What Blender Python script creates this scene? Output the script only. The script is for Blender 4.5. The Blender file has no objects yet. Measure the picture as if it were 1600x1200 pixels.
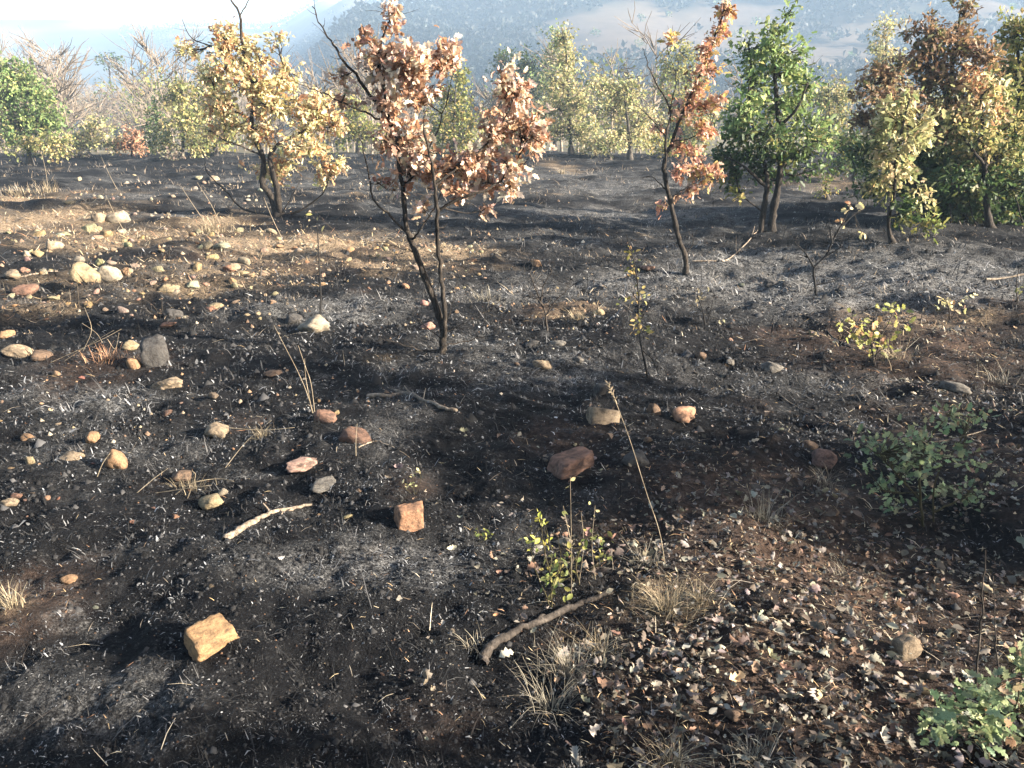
import bpy, math, random
import numpy as np
from mathutils import Matrix, Vector

random.seed(7); RNG = np.random.default_rng(7)
scene = bpy.context.scene
col = scene.collection

# ------------------------------------------------------------------ camera, sky, sun, exposure
CAM_H, PITCH, FPX = 1.6, math.radians(21.7), 1256.0
cam_d = bpy.data.cameras.new('camera'); cam = bpy.data.objects.new('camera', cam_d); col.objects.link(cam)
cam.location = (0, 0, CAM_H); cam.rotation_euler = (math.pi/2 - PITCH, 0, 0)
cam_d.sensor_width = 36; cam_d.lens = 36*FPX/1600; cam_d.clip_start = 0.05; cam_d.clip_end = 6000
scene.camera = cam
SUN_EL, SUN_AZ = math.radians(21), math.radians(105)      # azimuth clockwise from +Y
world = bpy.data.worlds.new('World'); scene.world = world; world.use_nodes = True
wn = world.node_tree.nodes; wl = world.node_tree.links
bg = wn['Background']; sky = wn.new('ShaderNodeTexSky'); sky.sky_type = 'NISHITA'; sky.sun_disc = False
sky.sun_elevation = SUN_EL; sky.sun_rotation = SUN_AZ; sky.air_density = 1.0; sky.dust_density = 3.0; sky.ozone_density = 1.0
wl.new(sky.outputs[0], bg.inputs[0]); bg.inputs[1].default_value = 0.06
sun_d = bpy.data.lights.new('sun', 'SUN'); sun = bpy.data.objects.new('sun', sun_d); col.objects.link(sun)
sun_d.energy = 5.0; sun_d.angle = math.radians(0.6); sun_d.color = (1.0, 0.9, 0.76)
ts = Vector((math.cos(SUN_EL)*math.sin(SUN_AZ), math.cos(SUN_EL)*math.cos(SUN_AZ), math.sin(SUN_EL)))
sun.rotation_euler = ts.to_track_quat('Z', 'Y').to_euler(); sun.location = (30, -6, 20)
scene.view_settings.view_transform = 'Standard'; scene.view_settings.look = 'None'
scene.view_settings.exposure = 2.65; scene.view_settings.gamma = 1.0
scene.view_settings.use_curve_mapping = False
HAZE = 0.0009

# ------------------------------------------------------------------ noise and terrain
def _hash(ix, iy, s):
    h = (ix.astype(np.int64)*374761393 + iy.astype(np.int64)*668265263 + s*1442695041) & 0xffffffff
    h = ((h ^ (h >> 13))*1274126177) & 0xffffffff
    return ((h ^ (h >> 16)) & 0xffff)/65535.0
def noise(x, y, s=0):
    x = np.asarray(x, float); y = np.asarray(y, float)
    ix = np.floor(x); iy = np.floor(y); fx = x-ix; fy = y-iy
    fx = fx*fx*fx*(fx*(fx*6-15)+10); fy = fy*fy*fy*(fy*(fy*6-15)+10)
    a = _hash(ix, iy, s); b = _hash(ix+1, iy, s); c = _hash(ix, iy+1, s); d = _hash(ix+1, iy+1, s)
    return (a+(b-a)*fx+(c-a)*fy+(a-b-c+d)*fx*fy)*2-1
def fbm(x, y, s=0, o=4):
    v = 0; a = 1.0; f = 1.0
    for k in range(o):
        v = v+a*noise(x*f+17.3*k, y*f-9.1*k, s+k); a *= .5; f *= 2.03
    return v/1.9
def sstep(a, b, v):
    t = np.clip((v-a)/(b-a), 0, 1); return t*t*(3-2*t)
def gz(x, y):
    x = np.asarray(x, float); y = np.asarray(y, float)
    r = np.hypot(x, y)
    yy = np.clip(y, -60, None)
    z = -0.061*np.minimum(yy, 44)
    d = np.maximum(yy-41, 0)
    z = z - 9*(1-np.exp(-np.maximum(d-1, 0)/60.0))
    near = 1-sstep(40, 60, r)
    z = z + near*(0.10*noise(x/2.6, y/2.6, 1) + 0.045*noise(x/.8, y/.8, 2))
    fine = 1-sstep(9, 20, r)
    z = z + fine*(0.030*noise(x/.27, y/.27, 3)+0.016*noise(x/.11, y/.11, 4)+.009*noise(x/.05, y/.05, 5))
    midb = sstep(9, 16, r)*near
    z = z + midb*(0.07*noise(x/1.1, y/.6, 6)) + sstep(4, 8, r)*near*(.045*noise(x/.5, y/.34, 7)+.02*noise(x/.22, y/.2, 8))
    # hill beyond the valley
    ys = np.maximum(y, 1.0)
    az = x/ys
    hill = sstep(0, 270, y-(190-.12*x))*sstep(-.29, -.15, az)*(y > 100)
    z = z + hill*(44 + 9*fbm(x/110, y/110, 11, 3)) + hill*7*noise(x/38, y/60, 12)
    far = sstep(480, 900, y)*(1-sstep(-.22, -.12, az))
    z = z + far*(46+14*noise(x/230, y/320, 13)+7*noise(x/90, y/120, 14))
    back = sstep(100, 600, r)*(y < 100)
    z = z + back*6*noise(x/200, y/200, 15)
    return z
CT, ST = math.cos(PITCH), math.sin(PITCH)
def ray(u, v):
    a = (u-800)/FPX; b = -(v-600)/FPX
    return np.array([a, CT+b*ST, -ST+b*CT])
def P(u, v, Y):                     # a point seen at (u, v) that stands Y metres ahead
    d = ray(u, v); t = Y/d[1]; return np.array([0, 0, CAM_H])+d*t
TS = np.exp(np.linspace(math.log(1.0), math.log(1400), 2600))
def G(u, v, tmax=1400):             # the ground point seen there
    d = ray(u, v); X = d[0]*TS; Y = d[1]*TS; Z = CAM_H+d[2]*TS
    h = Z-gz(X, Y); k = np.argmax(h < 0)
    if h[k] >= 0: return None
    if k == 0: k = 1
    f = h[k-1]/(h[k-1]-h[k]); t = TS[k-1]+f*(TS[k]-TS[k-1])
    x, y = d[0]*t, d[1]*t
    return np.array([x, y, float(gz(x, y))])
def pxm(p):                         # metres per photo pixel at a point
    return (p[1]*CT-(p[2]-CAM_H)*ST)/FPX

# ground cover areas, as ellipses lying on the ground
def area(lst):
    out = []
    for (u, v, ru, rv, s) in lst:
        c = G(u, v); a = G(u, v+rv); b = G(u, max(v-rv, 246))
        out.append((c[0], c[1], ru*pxm(c), max(abs(b[1]-a[1])/2, .05), s))
    return out
SOIL = area([(1720,800,200,200,.9),(1780,1000,240,220,.9),(1280,870,330,190,1.0),(1350,1080,420,220,1.0),(1120,760,140,60,.8),(880,690,90,40,.7),(1400,540,190,60,.9),
    (700,1120,120,60,.5),(1100,1000,180,120,.9),(60,930,90,90,.8),(150,570,110,35,.8),(380,660,50,20,.4),(240,760,60,25,.4),
    (1500,500,120,40,.8),(880,490,90,18,.7),(60,350,90,30,.8),(520,395,260,26,.7),(640,750,60,35,.4),(1180,640,60,22,.3),(330,355,60,22,.6)])
STRAW = area([(50,345,150,28,1.2),(30,310,130,12,.9),(200,375,160,22,1.0),(470,385,200,24,1.1),(660,400,150,24,.9),(300,430,260,40,.6),(80,480,120,30,.5),(330,350,50,20,.8),(740,395,60,18,.6),
    (900,480,90,14,.7),(1400,500,100,26,.7),(1040,940,70,40,.7),(880,1040,60,60,.5),(1520,495,60,16,.6),(30,950,60,60,.5),(600,560,40,8,.5),(1280,280,90,14,.6),
    (160,440,200,40,.5),(880,265,40,8,.7)])
ASH = area([(1370,440,330,38,1.7),(1150,410,160,26,1.1),(1000,450,160,30,.8),(560,490,90,35,.9),(430,500,120,30,.5),(620,650,90,40,.7),(560,880,170,35,.8),(150,620,150,25,.7),
    (800,450,200,30,.6),(750,530,130,20,.7),(300,1090,120,50,.5),(60,600,80,25,.7),(950,300,250,40,.55),(1200,310,160,30,.5),(300,290,250,35,.3),(260,700,200,40,.3),(850,600,150,30,.3)])
LEAFY = area([(1720,800,160,220,.8),(1750,1000,200,200,.8),(1500,650,140,60,.8),(1540,900,120,160,.9),(1250,900,350,200,1),(1350,1100,300,150,1),(1150,760,150,60,.8),(1420,540,180,50,.9),(1050,1050,160,130,.9),(1500,780,120,120,.8),(900,900,80,50,.4)])
def amask(lst, x, y):
    m = np.zeros_like(np.asarray(x, float))
    for (cx, cy, rx, ry, s) in lst:
        q = ((x-cx)/rx)**2+((y-cy)/ry)**2
        m = np.maximum(m, s*np.exp(-q*.9))
    return m
def masks(x, y):
    r = np.hypot(x, y)
    so = np.clip(amask(SOIL, x, y)*(1.25+.9*fbm(x/.45, y/.45, 31, 4)) - .22, 0, 1)
    so = np.maximum(so, .5*sstep(.55, .85, fbm(x/.7, y/.7, 41, 4)))
    st = np.clip(amask(STRAW, x, y)*1.35 + .55*fbm(x/.5, y/.32, 32, 4) - .38, 0, 1)
    st = np.maximum(st, .55*sstep(.5, .8, fbm(x/1.1, y/.5, 42, 4))*sstep(9, 14, r))
    a = np.clip(amask(ASH, x, y)*1.1 + .5*fbm(x/.4, y/.3, 33, 4) + .4*noise(x/1.9, y/1.0, 34) + .10*sstep(6, 16, r) - .18, 0, 1)  # coarse noise term makes black char patches and stands in for hummock shadow
    a = np.maximum(a, .5*sstep(.35, .8, fbm(x/.3, y/.2, 43, 3)))
    so[...] = so*(1-sstep(8, 14, r)*.4) if so.ndim else so
    return so, st, a

# ------------------------------------------------------------------ mesh helpers
def tag(o, label=None, cat=None, group=None, kind=None):
    if label: o['label'] = label
    if cat: o['category'] = cat
    if group: o['group'] = group
    if kind: o['kind'] = kind
    return o
def link(name, data, parent=None):
    o = bpy.data.objects.new(name, data); col.objects.link(o)
    if parent is not None: o.parent = parent
    return o
def empty(name, loc):
    o = link(name, None); o.location = [float(c) for c in loc]; o.empty_display_size = .1; return o
def mesh_np(name, V, F, mat, C=None, smooth=False):
    """V (n,3), F (m,k) all faces with k corners, C (n,3) albedo per vertex"""
    V = np.ascontiguousarray(V, np.float32); F = np.ascontiguousarray(F, np.int32)
    me = bpy.data.meshes.new(name); m, k = F.shape
    me.vertices.add(len(V)); me.vertices.foreach_set('co', V.ravel())
    me.loops.add(m*k); me.loops.foreach_set('vertex_index', F.ravel())
    me.polygons.add(m); me.polygons.foreach_set('loop_start', np.arange(0, m*k, k, dtype=np.int32))
    if smooth: me.polygons.foreach_set('use_smooth', np.ones(m, bool))
    me.update(calc_edges=True)
    if C is not None:
        a = me.color_attributes.new('Col', 'FLOAT_COLOR', 'POINT')
        cc = np.ones((len(V), 4), np.float32); cc[:, :3] = C; a.data.foreach_set('color', cc.ravel())
    me.materials.append(mat); me.validate(); return me
class MB:
    def __init__(s): s.v = []; s.f = []; s.n = 0
    def tube(s, pts, rad, sides=6, cap=True, rough=0.0):
        pts = np.asarray(pts, float); n = len(pts)
        if len(rad) != n: rad = np.interp(np.linspace(0, 1, n), np.linspace(0, 1, len(rad)), rad)
        t = np.gradient(pts, axis=0); t /= np.linalg.norm(t, axis=1)[:, None]+1e-9
        ref = np.array([0.31, 0.9, 0.2]) if abs(t[0][2]) > .5 else np.array([0.1, .2, 1.0])
        a = np.cross(t, ref); a /= np.linalg.norm(a, axis=1)[:, None]+1e-9
        b = np.cross(t, a)
        th = np.arange(sides)*2*math.pi/sides
        rr = np.asarray(rad, float)[:, None]*np.ones((1, sides))
        if rough: rr = rr*(1+rough*RNG.normal(size=rr.shape))
        ring = pts[:, None, :]+rr[..., None]*(np.cos(th)[None, :, None]*a[:, None, :]+np.sin(th)[None, :, None]*b[:, None, :])
        s.v.append(ring.reshape(-1, 3)); o = s.n
        i = np.arange(n-1)[:, None]*sides; j = np.arange(sides)[None, :]; j2 = (j+1) % sides
        q = np.stack([o+i+j, o+i+j2, o+i+sides+j2, o+i+sides+j], -1).reshape(-1, 4)
        s.f.append(q); s.n += n*sides
        if cap:
            s.v.append(pts[-1:]+t[-1:]*rad[-1]*.6); tip = s.n; s.n += 1
            l = o+(n-1)*sides+np.arange(sides); l2 = o+(n-1)*sides+(np.arange(sides)+1) % sides
            s.f.append(np.stack([l, l2, np.full(sides, tip), np.full(sides, tip)], -1))
    def build(s, name, mat, parent=None, off=(0, 0, 0), smooth=True):
        if not s.n: return None
        V = np.vstack(s.v)-np.asarray(off); F = np.vstack(s.f)
        quads = F[F[:, 2] != F[:, 3]]; tris = F[F[:, 2] == F[:, 3]][:, :3]
        me = bpy.data.meshes.new(name)
        me.vertices.add(len(V)); me.vertices.foreach_set('co', V.astype(np.float32).ravel())
        L = np.concatenate([quads.ravel(), tris.ravel()]).astype(np.int32)
        me.loops.add(len(L)); me.loops.foreach_set('vertex_index', L)
        st = np.concatenate([np.arange(len(quads))*4, len(quads)*4+np.arange(len(tris))*3]).astype(np.int32)
        me.polygons.add(len(st)); me.polygons.foreach_set('loop_start', st)
        if smooth: me.polygons.foreach_set('use_smooth', np.ones(len(st), bool))
        me.update(calc_edges=True); me.validate(); me.materials.append(mat)
        return link(name, me, parent)
def curve(pts, k=5, wob=0.0):
    """Catmull-Rom through the points"""
    p = np.asarray(pts, float)
    if len(p) < 3:
        q = np.linspace(0, 1, k+1)[:, None]*(p[1]-p[0])+p[0]
    else:
        e = np.vstack([2*p[0]-p[1], p, 2*p[-1]-p[-2]]); out = []
        for i in range(1, len(e)-2):
            t = np.linspace(0, 1, k, endpoint=False)[:, None]
            a, b, c, d = e[i-1], e[i], e[i+1], e[i+2]
            out.append(.5*((2*b)+(-a+c)*t+(2*a-5*b+4*c-d)*t*t+(-a+3*b-3*c+d)*t**3))
        q = np.vstack(out+[p[-1:]])
    if wob: q[1:-1] += RNG.normal(size=(len(q)-2, 3))*wob
    return q

# ------------------------------------------------------------------ materials
def mat_new(name):
    m = bpy.data.materials.new(name); m.use_nodes = True; nt = m.node_tree
    for n in list(nt.nodes): nt.nodes.remove(n)
    out = nt.nodes.new('ShaderNodeOutputMaterial'); return m, nt, out
def N(nt, t, **kw):
    n = nt.nodes.new(t)
    for k, v in kw.items():
        if k in n.inputs: n.inputs[k].default_value = v
        else: setattr(n, k, v)
    return n
def noise_n(nt, co, scale, detail=4, rough=.6, dist=0.0):
    n = N(nt, 'ShaderNodeTexNoise', Scale=scale, Detail=detail, Roughness=rough, Distortion=dist)
    nt.links.new(co, n.inputs['Vector']); return n.outputs['Fac']
def ramp(nt, fac, stops):
    r = nt.nodes.new('ShaderNodeValToRGB'); nt.links.new(fac, r.inputs[0]); e = r.color_ramp.elements
    while len(e) < len(stops): e.new(.5)
    for i, (p, c) in enumerate(stops): e[i].position = p; e[i].color = (*c, 1) if len(c) == 3 else c
    return r.outputs[0]
def g3(v): return (v, v, v)
def mixc(nt, fac, a, b, mode='MIX'):
    n = nt.nodes.new('ShaderNodeMix'); n.data_type = 'RGBA'; n.blend_type = mode
    for s, i in ((fac, 0), (a, 6), (b, 7)):
        if hasattr(s, 'links') or hasattr(s, 'is_linked'): nt.links.new(s, n.inputs[i])
        elif i == 0: n.inputs[0].default_value = s
        else: n.inputs[i].default_value = (*s, 1)
    return n.outputs[2]
def mul(nt, a, b):
    n = nt.nodes.new('ShaderNodeMath'); n.operation = 'MULTIPLY'
    for s, i in ((a, 0), (b, 1)):
        if hasattr(s, 'is_linked'): nt.links.new(s, n.inputs[i])
        else: n.inputs[i].default_value = s
    return n.outputs[0]
def bump(nt, h, strength, dist):
    b = N(nt, 'ShaderNodeBump', Strength=strength, Distance=dist); nt.links.new(h, b.inputs['Height']); return b.outputs[0]
def princ(nt, out, colr, rough=.9, normal=None, spec=.25):
    p = nt.nodes.new('ShaderNodeBsdfPrincipled')
    if hasattr(colr, 'is_linked'): nt.links.new(colr, p.inputs['Base Color'])
    else: p.inputs['Base Color'].default_value = (*colr, 1)
    p.inputs['Roughness'].default_value = rough; p.inputs['Specular IOR Level'].default_value = spec
    if normal: nt.links.new(normal, p.inputs['Normal'])
    nt.links.new(p.outputs[0], out.inputs[0]); return p

def m_ground():
    m, nt, out = mat_new('burnt_ground')
    co = nt.nodes.new('ShaderNodeTexCoord').outputs['Object']
    at = N(nt, 'ShaderNodeAttribute', attribute_name='Col'); sp = nt.nodes.new('ShaderNodeSeparateColor'); nt.links.new(at.outputs['Color'], sp.inputs[0])
    n1 = noise_n(nt, co, 38, 6, .7); n2 = noise_n(nt, co, 9, 5, .65); n3 = noise_n(nt, co, 120, 3, .6); n4 = noise_n(nt, co, 2.2, 5, .6)
    char = ramp(nt, n1, [(.3, (.003, .0032, .004)), (.55, (.007, .0072, .0082)), (.75, (.028, .028, .029))])
    ash = ramp(nt, n3, [(.32, (.03, .03, .031)), (.5, (.17, .165, .158)), (.7, (.42, .41, .39))])
    soil = ramp(nt, n1, [(.3, (.022, .015, .012)), (.5, (.07, .046, .034)), (.72, (.16, .108, .078))])
    straw = ramp(nt, n3, [(.3, (.07, .05, .032)), (.5, (.27, .195, .125)), (.7, (.48, .38, .26))])
    fa = mul(nt, mul(nt, sp.outputs[2], ramp(nt, n2, [(.34, g3(.2)), (.56, g3(1))])), ramp(nt, noise_n(nt, co, 55, 5, .75), [(.42, g3(.12)), (.58, g3(1.2))]))
    fs = mul(nt, sp.outputs[0], ramp(nt, n2, [(.32, g3(.25)), (.58, g3(1))]))
    ft = mul(nt, sp.outputs[1], ramp(nt, n1, [(.36, g3(.1)), (.56, g3(1))]))
    c = mixc(nt, fa, char, ash); c = mixc(nt, fs, c, soil); c = mixc(nt, ft, c, straw)
    c = mixc(nt, mul(nt, ramp(nt, n4, [(.45, g3(0)), (.7, g3(1))]), .35), c, (.012, .011, .011))
    b1 = bump(nt, n1, .9, .03)
    b2 = N(nt, 'ShaderNodeBump', Strength=.8, Distance=.012); nt.links.new(n3, b2.inputs['Height']); nt.links.new(b1, b2.inputs['Normal'])
    princ(nt, out, c, .95, b2.outputs[0], .1); return m
def m_attr(name, rough=.85, trans=0.0, spec=.2, obj=False):
    m, nt, out = mat_new(name)
    if obj:
        oi = nt.nodes.new('ShaderNodeObjectInfo'); c = oi.outputs['Color']
    else:
        c = N(nt, 'ShaderNodeAttribute', attribute_name='Col').outputs['Color']
    if trans:
        co = nt.nodes.new('ShaderNodeTexCoord').outputs['Object']
        k = noise_n(nt, co, 30 if not obj else 14, 3)
        c = mixc(nt, 1.0, c, ramp(nt, k, [(.3, g3(.7)), (.7, g3(1.15))]), 'MULTIPLY')
        p = nt.nodes.new('ShaderNodeBsdfPrincipled'); nt.links.new(c, p.inputs['Base Color'])
        p.inputs['Roughness'].default_value = rough; p.inputs['Specular IOR Level'].default_value = spec
        t = nt.nodes.new('ShaderNodeBsdfTranslucent'); nt.links.new(c, t.inputs[0])
        mx = nt.nodes.new('ShaderNodeMixShader'); mx.inputs[0].default_value = trans
        nt.links.new(p.outputs[0], mx.inputs[1]); nt.links.new(t.outputs[0], mx.inputs[2]); nt.links.new(mx.outputs[0], out.inputs[0])
    else:
        princ(nt, out, c, rough, None, spec)
    return m
def m_bark(name, c0, c1, c2, scale=60):
    m, nt, out = mat_new(name); co = nt.nodes.new('ShaderNodeTexCoord').outputs['Object']
    mp = N(nt, 'ShaderNodeMapping'); mp.inputs['Scale'].default_value = (1, 1, .3); nt.links.new(co, mp.inputs[0])
    n = noise_n(nt, mp.outputs[0], scale, 5, .7); n2 = noise_n(nt, co, 6, 3)
    c = ramp(nt, n, [(.3, c0), (.52, c1), (.75, c2)])
    c = mixc(nt, mul(nt, ramp(nt, n2, [(.4, g3(0)), (.65, g3(1))]), .6), c, c0)
    princ(nt, out, c, .9, bump(nt, n, .8, .01), .15); return m
def m_rock(name, soot=.5):
    m, nt, out = mat_new(name); co = nt.nodes.new('ShaderNodeTexCoord').outputs['Object']
    oi = nt.nodes.new('ShaderNodeObjectInfo')
    va = nt.nodes.new('ShaderNodeVectorMath'); va.operation = 'ADD'; nt.links.new(co, va.inputs[0])
    cb = nt.nodes.new('ShaderNodeCombineXYZ'); nt.links.new(mul(nt, oi.outputs['Random'], 37.0), cb.inputs[0]); nt.links.new(cb.outputs[0], va.inputs[1]); co = va.outputs[0]
    n = noise_n(nt, co, 3.5, 7, .7); n2 = noise_n(nt, co, 11, 5, .75); n3 = noise_n(nt, co, 1.7, 5, .6, .4)
    c = mixc(nt, 1.0, oi.outputs['Color'], ramp(nt, n, [(.3, (.55, .5, .45)), (.5, (.95, .95, .95)), (.72, (1.2, 1.18, 1.1))]), 'MULTIPLY')
    c = mixc(nt, mul(nt, ramp(nt, n2, [(.52, g3(0)), (.75, g3(1))]), .4), c, (.10, .085, .07))
    c = mixc(nt, mul(nt, ramp(nt, n3, [(.47, g3(0)), (.66, g3(1))]), soot), c, (.022, .02, .019))
    b = bump(nt, n, .7, .02)
    b2 = N(nt, 'ShaderNodeBump', Strength=.6, Distance=.006); nt.links.new(n2, b2.inputs['Height']); nt.links.new(b, b2.inputs['Normal'])
    princ(nt, out, c, .9, b2.outputs[0], .15); return m
def m_hill(name, a, b, sc):
    m, nt, out = mat_new(name); co = nt.nodes.new('ShaderNodeTexCoord').outputs['Object']
    at = N(nt, 'ShaderNodeAttribute', attribute_name='Col'); sp = nt.nodes.new('ShaderNodeSeparateColor'); nt.links.new(at.outputs['Color'], sp.inputs[0])
    n = noise_n(nt, co, sc, 6, .65); n2 = noise_n(nt, co, sc*.12, 4)
    gr = ramp(nt, n, [(.3, tuple(.6*v for v in a)), (.7, a)]); fo = ramp(nt, n, [(.3, tuple(.5*v for v in b)), (.7, b)])
    c = mixc(nt, sp.outputs[0], fo, gr); c = mixc(nt, mul(nt, ramp(nt, n2, [(.45, g3(0)), (.7, g3(1))]), .35), c, (.11, .085, .045))
    princ(nt, out, c, .95, None, .05); return m
GROUND = m_ground()
BLADE = m_attr('charred_grass', .85, 0, .15)
LEAF_A = m_attr('foliage', .55, .38, .3); LEAF_O = m_attr('oak_leaf', .55, .38, .3, obj=True)
DRYLEAF_A = m_attr('dry_leaf_litter', .7, .15, .2); DRYLEAF_O = m_attr('dry_leaf', .7, .15, .2, obj=True)
STRAWM = m_attr('dry_straw', .7, 0, .2)
BARK = m_bark('oak_bark', (.010, .009, .008), (.032, .026, .021), (.11, .088, .068))
BARKG = m_bark('grey_bark', (.02, .018, .016), (.07, .06, .05), (.16, .14, .115))
CHARBARK = m_bark('charred_bark', (.008, .008, .008), (.022, .02, .019), (.06, .055, .05))
DEADWOOD = m_bark('dead_wood', (.045, .035, .027), (.22, .175, .13), (.42, .36, .29), 40)
DARKWOOD = m_bark('scorched_wood', (.012, .010, .009), (.05, .041, .034), (.14, .115, .095), 40)
STALKM = m_bark('dry_stalk', (.11, .088, .06), (.25, .205, .145), (.4, .34, .25), 40)
STEMM = m_bark('green_stem', (.02, .018, .01), (.06, .05, .025), (.1, .09, .045), 60)
ROCK = m_rock('sandstone', .7); ROCKC = m_rock('clean_sandstone', .55)

# ------------------------------------------------------------------ terrain sheets
ang = np.radians(np.concatenate([np.linspace(-46, 46, 390), np.linspace(48, 312, 80)]))
rad = np.concatenate([[0.02, .4, .8, 1.0], np.exp(np.linspace(math.log(1.2), math.log(48), 520)),
                      np.exp(np.linspace(math.log(48), math.log(1500), 130))[1:]])
RI48 = 4+520-1
X = rad[:, None]*np.sin(ang)[None]; Y = rad[:, None]*np.cos(ang)[None]; Z = gz(X, Y)
def sheet(name, i0, i1, mat, C):
    na = len(ang); nr = i1-i0+1
    V = np.stack([X[i0:i1+1], Y[i0:i1+1], Z[i0:i1+1]], -1).reshape(-1, 3)
    i = np.arange(nr-1)[:, None]*na; j = np.arange(na)[None]; j2 = (j+1) % na
    F = np.stack([i+j, i+na+j, i+na+j2, i+j2], -1).reshape(-1, 4)[:, ::-1]
    o = link(name, mesh_np(name, V, F, mat, C, True)); tag(o, kind='structure'); return o
so, st, a_ = masks(X[:RI48+1], Y[:RI48+1])
sheet('ground', 0, RI48, GROUND, np.stack([so, st, a_], -1).reshape(-1, 3))
# hillside: pale dry pastures between dark woods, in bearing and distance
PALE = []
for (u, v, ru, rv, s) in [(960,60,120,32,1),(900,34,70,10,.9),(1110,45,110,28,1),(1010,20,60,14,.9),(1190,22,60,14,1),(1300,85,90,22,.9),(1420,60,110,18,1),(1560,22,60,16,1),
                          (1500,95,120,20,.8),(1240,110,90,14,.8),(1160,95,60,14,.6),(850,60,50,6,.8)]:
    c = G(u, v); t = G(u, v-rv); b = G(u, v+rv)
    if c is None or b is None: continue
    lr = math.log(np.hypot(c[0], c[1])); l2 = math.log(np.hypot(b[0], b[1])); l1 = math.log(np.hypot(t[0], t[1])) if t is not None else 2*lr-l2
    PALE.append((math.atan2(c[0], c[1]), lr, ru/FPX*.95, max(abs(l1-l2)/2, .015), s))
def pale(x, y):
    az = np.arctan2(x, y); lr = np.log(np.hypot(x, y)); m = np.zeros_like(az)
    for (a, l, ra, rl, s) in PALE:
        m = np.maximum(m, s*np.exp(-(((az-a)/ra)**2+((lr-l)/rl)**2)*.8))
    m = m+.5*fbm(x/40, y/60, 51, 4)
    far = (np.hypot(x, y) > 480) & (az < -.16)
    m = np.where(far, .5+.9*noise(x/120, y/60, 52), m)
    return sstep(.3, .55, m)
RI300 = int(np.argmax(rad > 170))
pv = pale(X[RI48:], Y[RI48:])
vm = np.full(X[RI48:RI300+1].shape, .75)+.25*noise(X[RI48:RI300+1]/15, Y[RI48:RI300+1]/15, 53)
sheet('valley', RI48, RI300, m_hill('valley_grass', (.2, .16, .09), (.05, .055, .03), .5), np.repeat(vm.reshape(-1, 1), 3, 1))
sheet('hillside', RI300, len(rad)-1, m_hill('hill_pasture', (.105, .08, .06), (.012, .017, .016), .12), np.repeat(pale(X[RI300:], Y[RI300:]).reshape(-1, 1), 3, 1))

# ------------------------------------------------------------------ leaf templates
def oak_template(n_lobe=4, curl=.0, fold=.25, seed=0):
    r = random.Random(seed); up = []; m = n_lobe*2+1
    ts_ = np.linspace(.06, .94, m); half = []
    for i, t in enumerate(ts_):
        w = .30*math.sin(math.pi*min(1, t**.85*1.02))**.8
        w = w*(1.1 if i % 2 else .55)*r.uniform(.85, 1.15); half.append((w, t+(.03 if i % 2 else 0)))
    pts = [(0, -.12)]+[(0, t) for _, t in half]+[(0, 1.0)]
    L = [(-w, t) for w, t in half]; R = [(w, t) for w, t in half]
    V = [(0, 0, 0)]+[(0, t, 0) for _, t in half]+[(0, 1.02, 0)]
    nm = len(V); V += [(x, t, 0) for x, t in L]; nl = len(V); V += [(x, t, 0) for x, t in R]
    F = []
    for s, o in ((0, nm), (1, nl)):
        F.append((0, 1, o) if s else (0, o, 1))
        for i in range(m-1):
            a, b, c, d = 1+i, 2+i, o+i+1, o+i
            F += ([(a, b, c), (a, c, d)] if s else [(a, c, b), (a, d, c)])
        F.append((m, m+1, o+m-1) if s else (m, o+m-1, m+1))
    V = np.array(V, float)
    V[:, 2] = abs(V[:, 0])*fold + curl*(V[:, 1]-.5)**2 + .03*np.sin(9*V[:, 1]+20*V[:, 0])
    V[:, 1] -= .0
    return V, np.array(F, int)
OAK = [oak_template(4, -.5, .3, 1), oak_template(4, .55, .55, 2), oak_template(3, -.2, .1, 3)]
MID = [(np.array([(0, 0, 0), (-.2, .3, .06), (-.12, .5, .02), (-.24, .72, .08), (0, 1, -.05), (.24, .7, .08), (.12, .5, .02), (.2, .3, .06), (0, .5, 0)], float),
        np.array([(8, 0, 7), (8, 7, 6), (8, 6, 5), (8, 5, 4), (8, 4, 3), (8, 3, 2), (8, 2, 1), (8, 1, 0)]))]
STICK = [(np.array([(0, 0, 0), (-.085, .5, .02), (0, 1, 0), (.085, .5, .02)], float), np.array([(0, 3, 2), (0, 2, 1)]))]
LOW = [(np.array([(0, 0, 0), (-.3, .5, .1), (0, 1, 0), (.3, .5, .1)], float), np.array([(0, 3, 2), (0, 2, 1)]))]
OVAL = [(np.array([(0, 0, 0), (-.26, .3, .08), (-.28, .6, .08), (0, 1, -.04), (.28, .6, .08), (.26, .3, .08)], float), np.array([(0, 5, 4), (0, 4, 3), (0, 3, 2), (0, 2, 1)]))]
def frames(d, nrm):
    d = d/(np.linalg.norm(d, axis=1)[:, None]+1e-9)
    x = np.cross(d, nrm); x /= np.linalg.norm(x, axis=1)[:, None]+1e-9
    z = np.cross(x, d); return np.stack([x, d, z], -1)      # columns
def inst(tmpl, pos, R, s):
    V, F = tmpl; n = len(pos)
    W = np.einsum('nij,vj->nvi', R, V)*s[:, None, None]+pos[:, None, :]
    return W.reshape(-1, 3), (F[None]+(np.arange(n)*len(V))[:, None, None]).reshape(-1, 3), len(V)
def leaf_mesh(name, pos, R, s, C, tmpls, mat, parent=None, off=(0, 0, 0)):
    vs, fs, cs, n = [], [], [], 0
    k = RNG.integers(0, len(tmpls), len(pos))
    for i, t in enumerate(tmpls):
        m = k == i
        if not m.any(): continue
        V, F, nv = inst(t, pos[m], R[m], s[m]); vs.append(V); fs.append(F+n); n += len(V); cs.append(np.repeat(C[m], nv, 0))
    me = mesh_np(name, np.vstack(vs)-np.asarray(off), np.vstack(fs), mat, np.vstack(cs))
    o = link(name, me, parent); return o
LEAFMESH = [mesh_np('oak_leaf', V, F, LEAF_O) for V, F in OAK]
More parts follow.
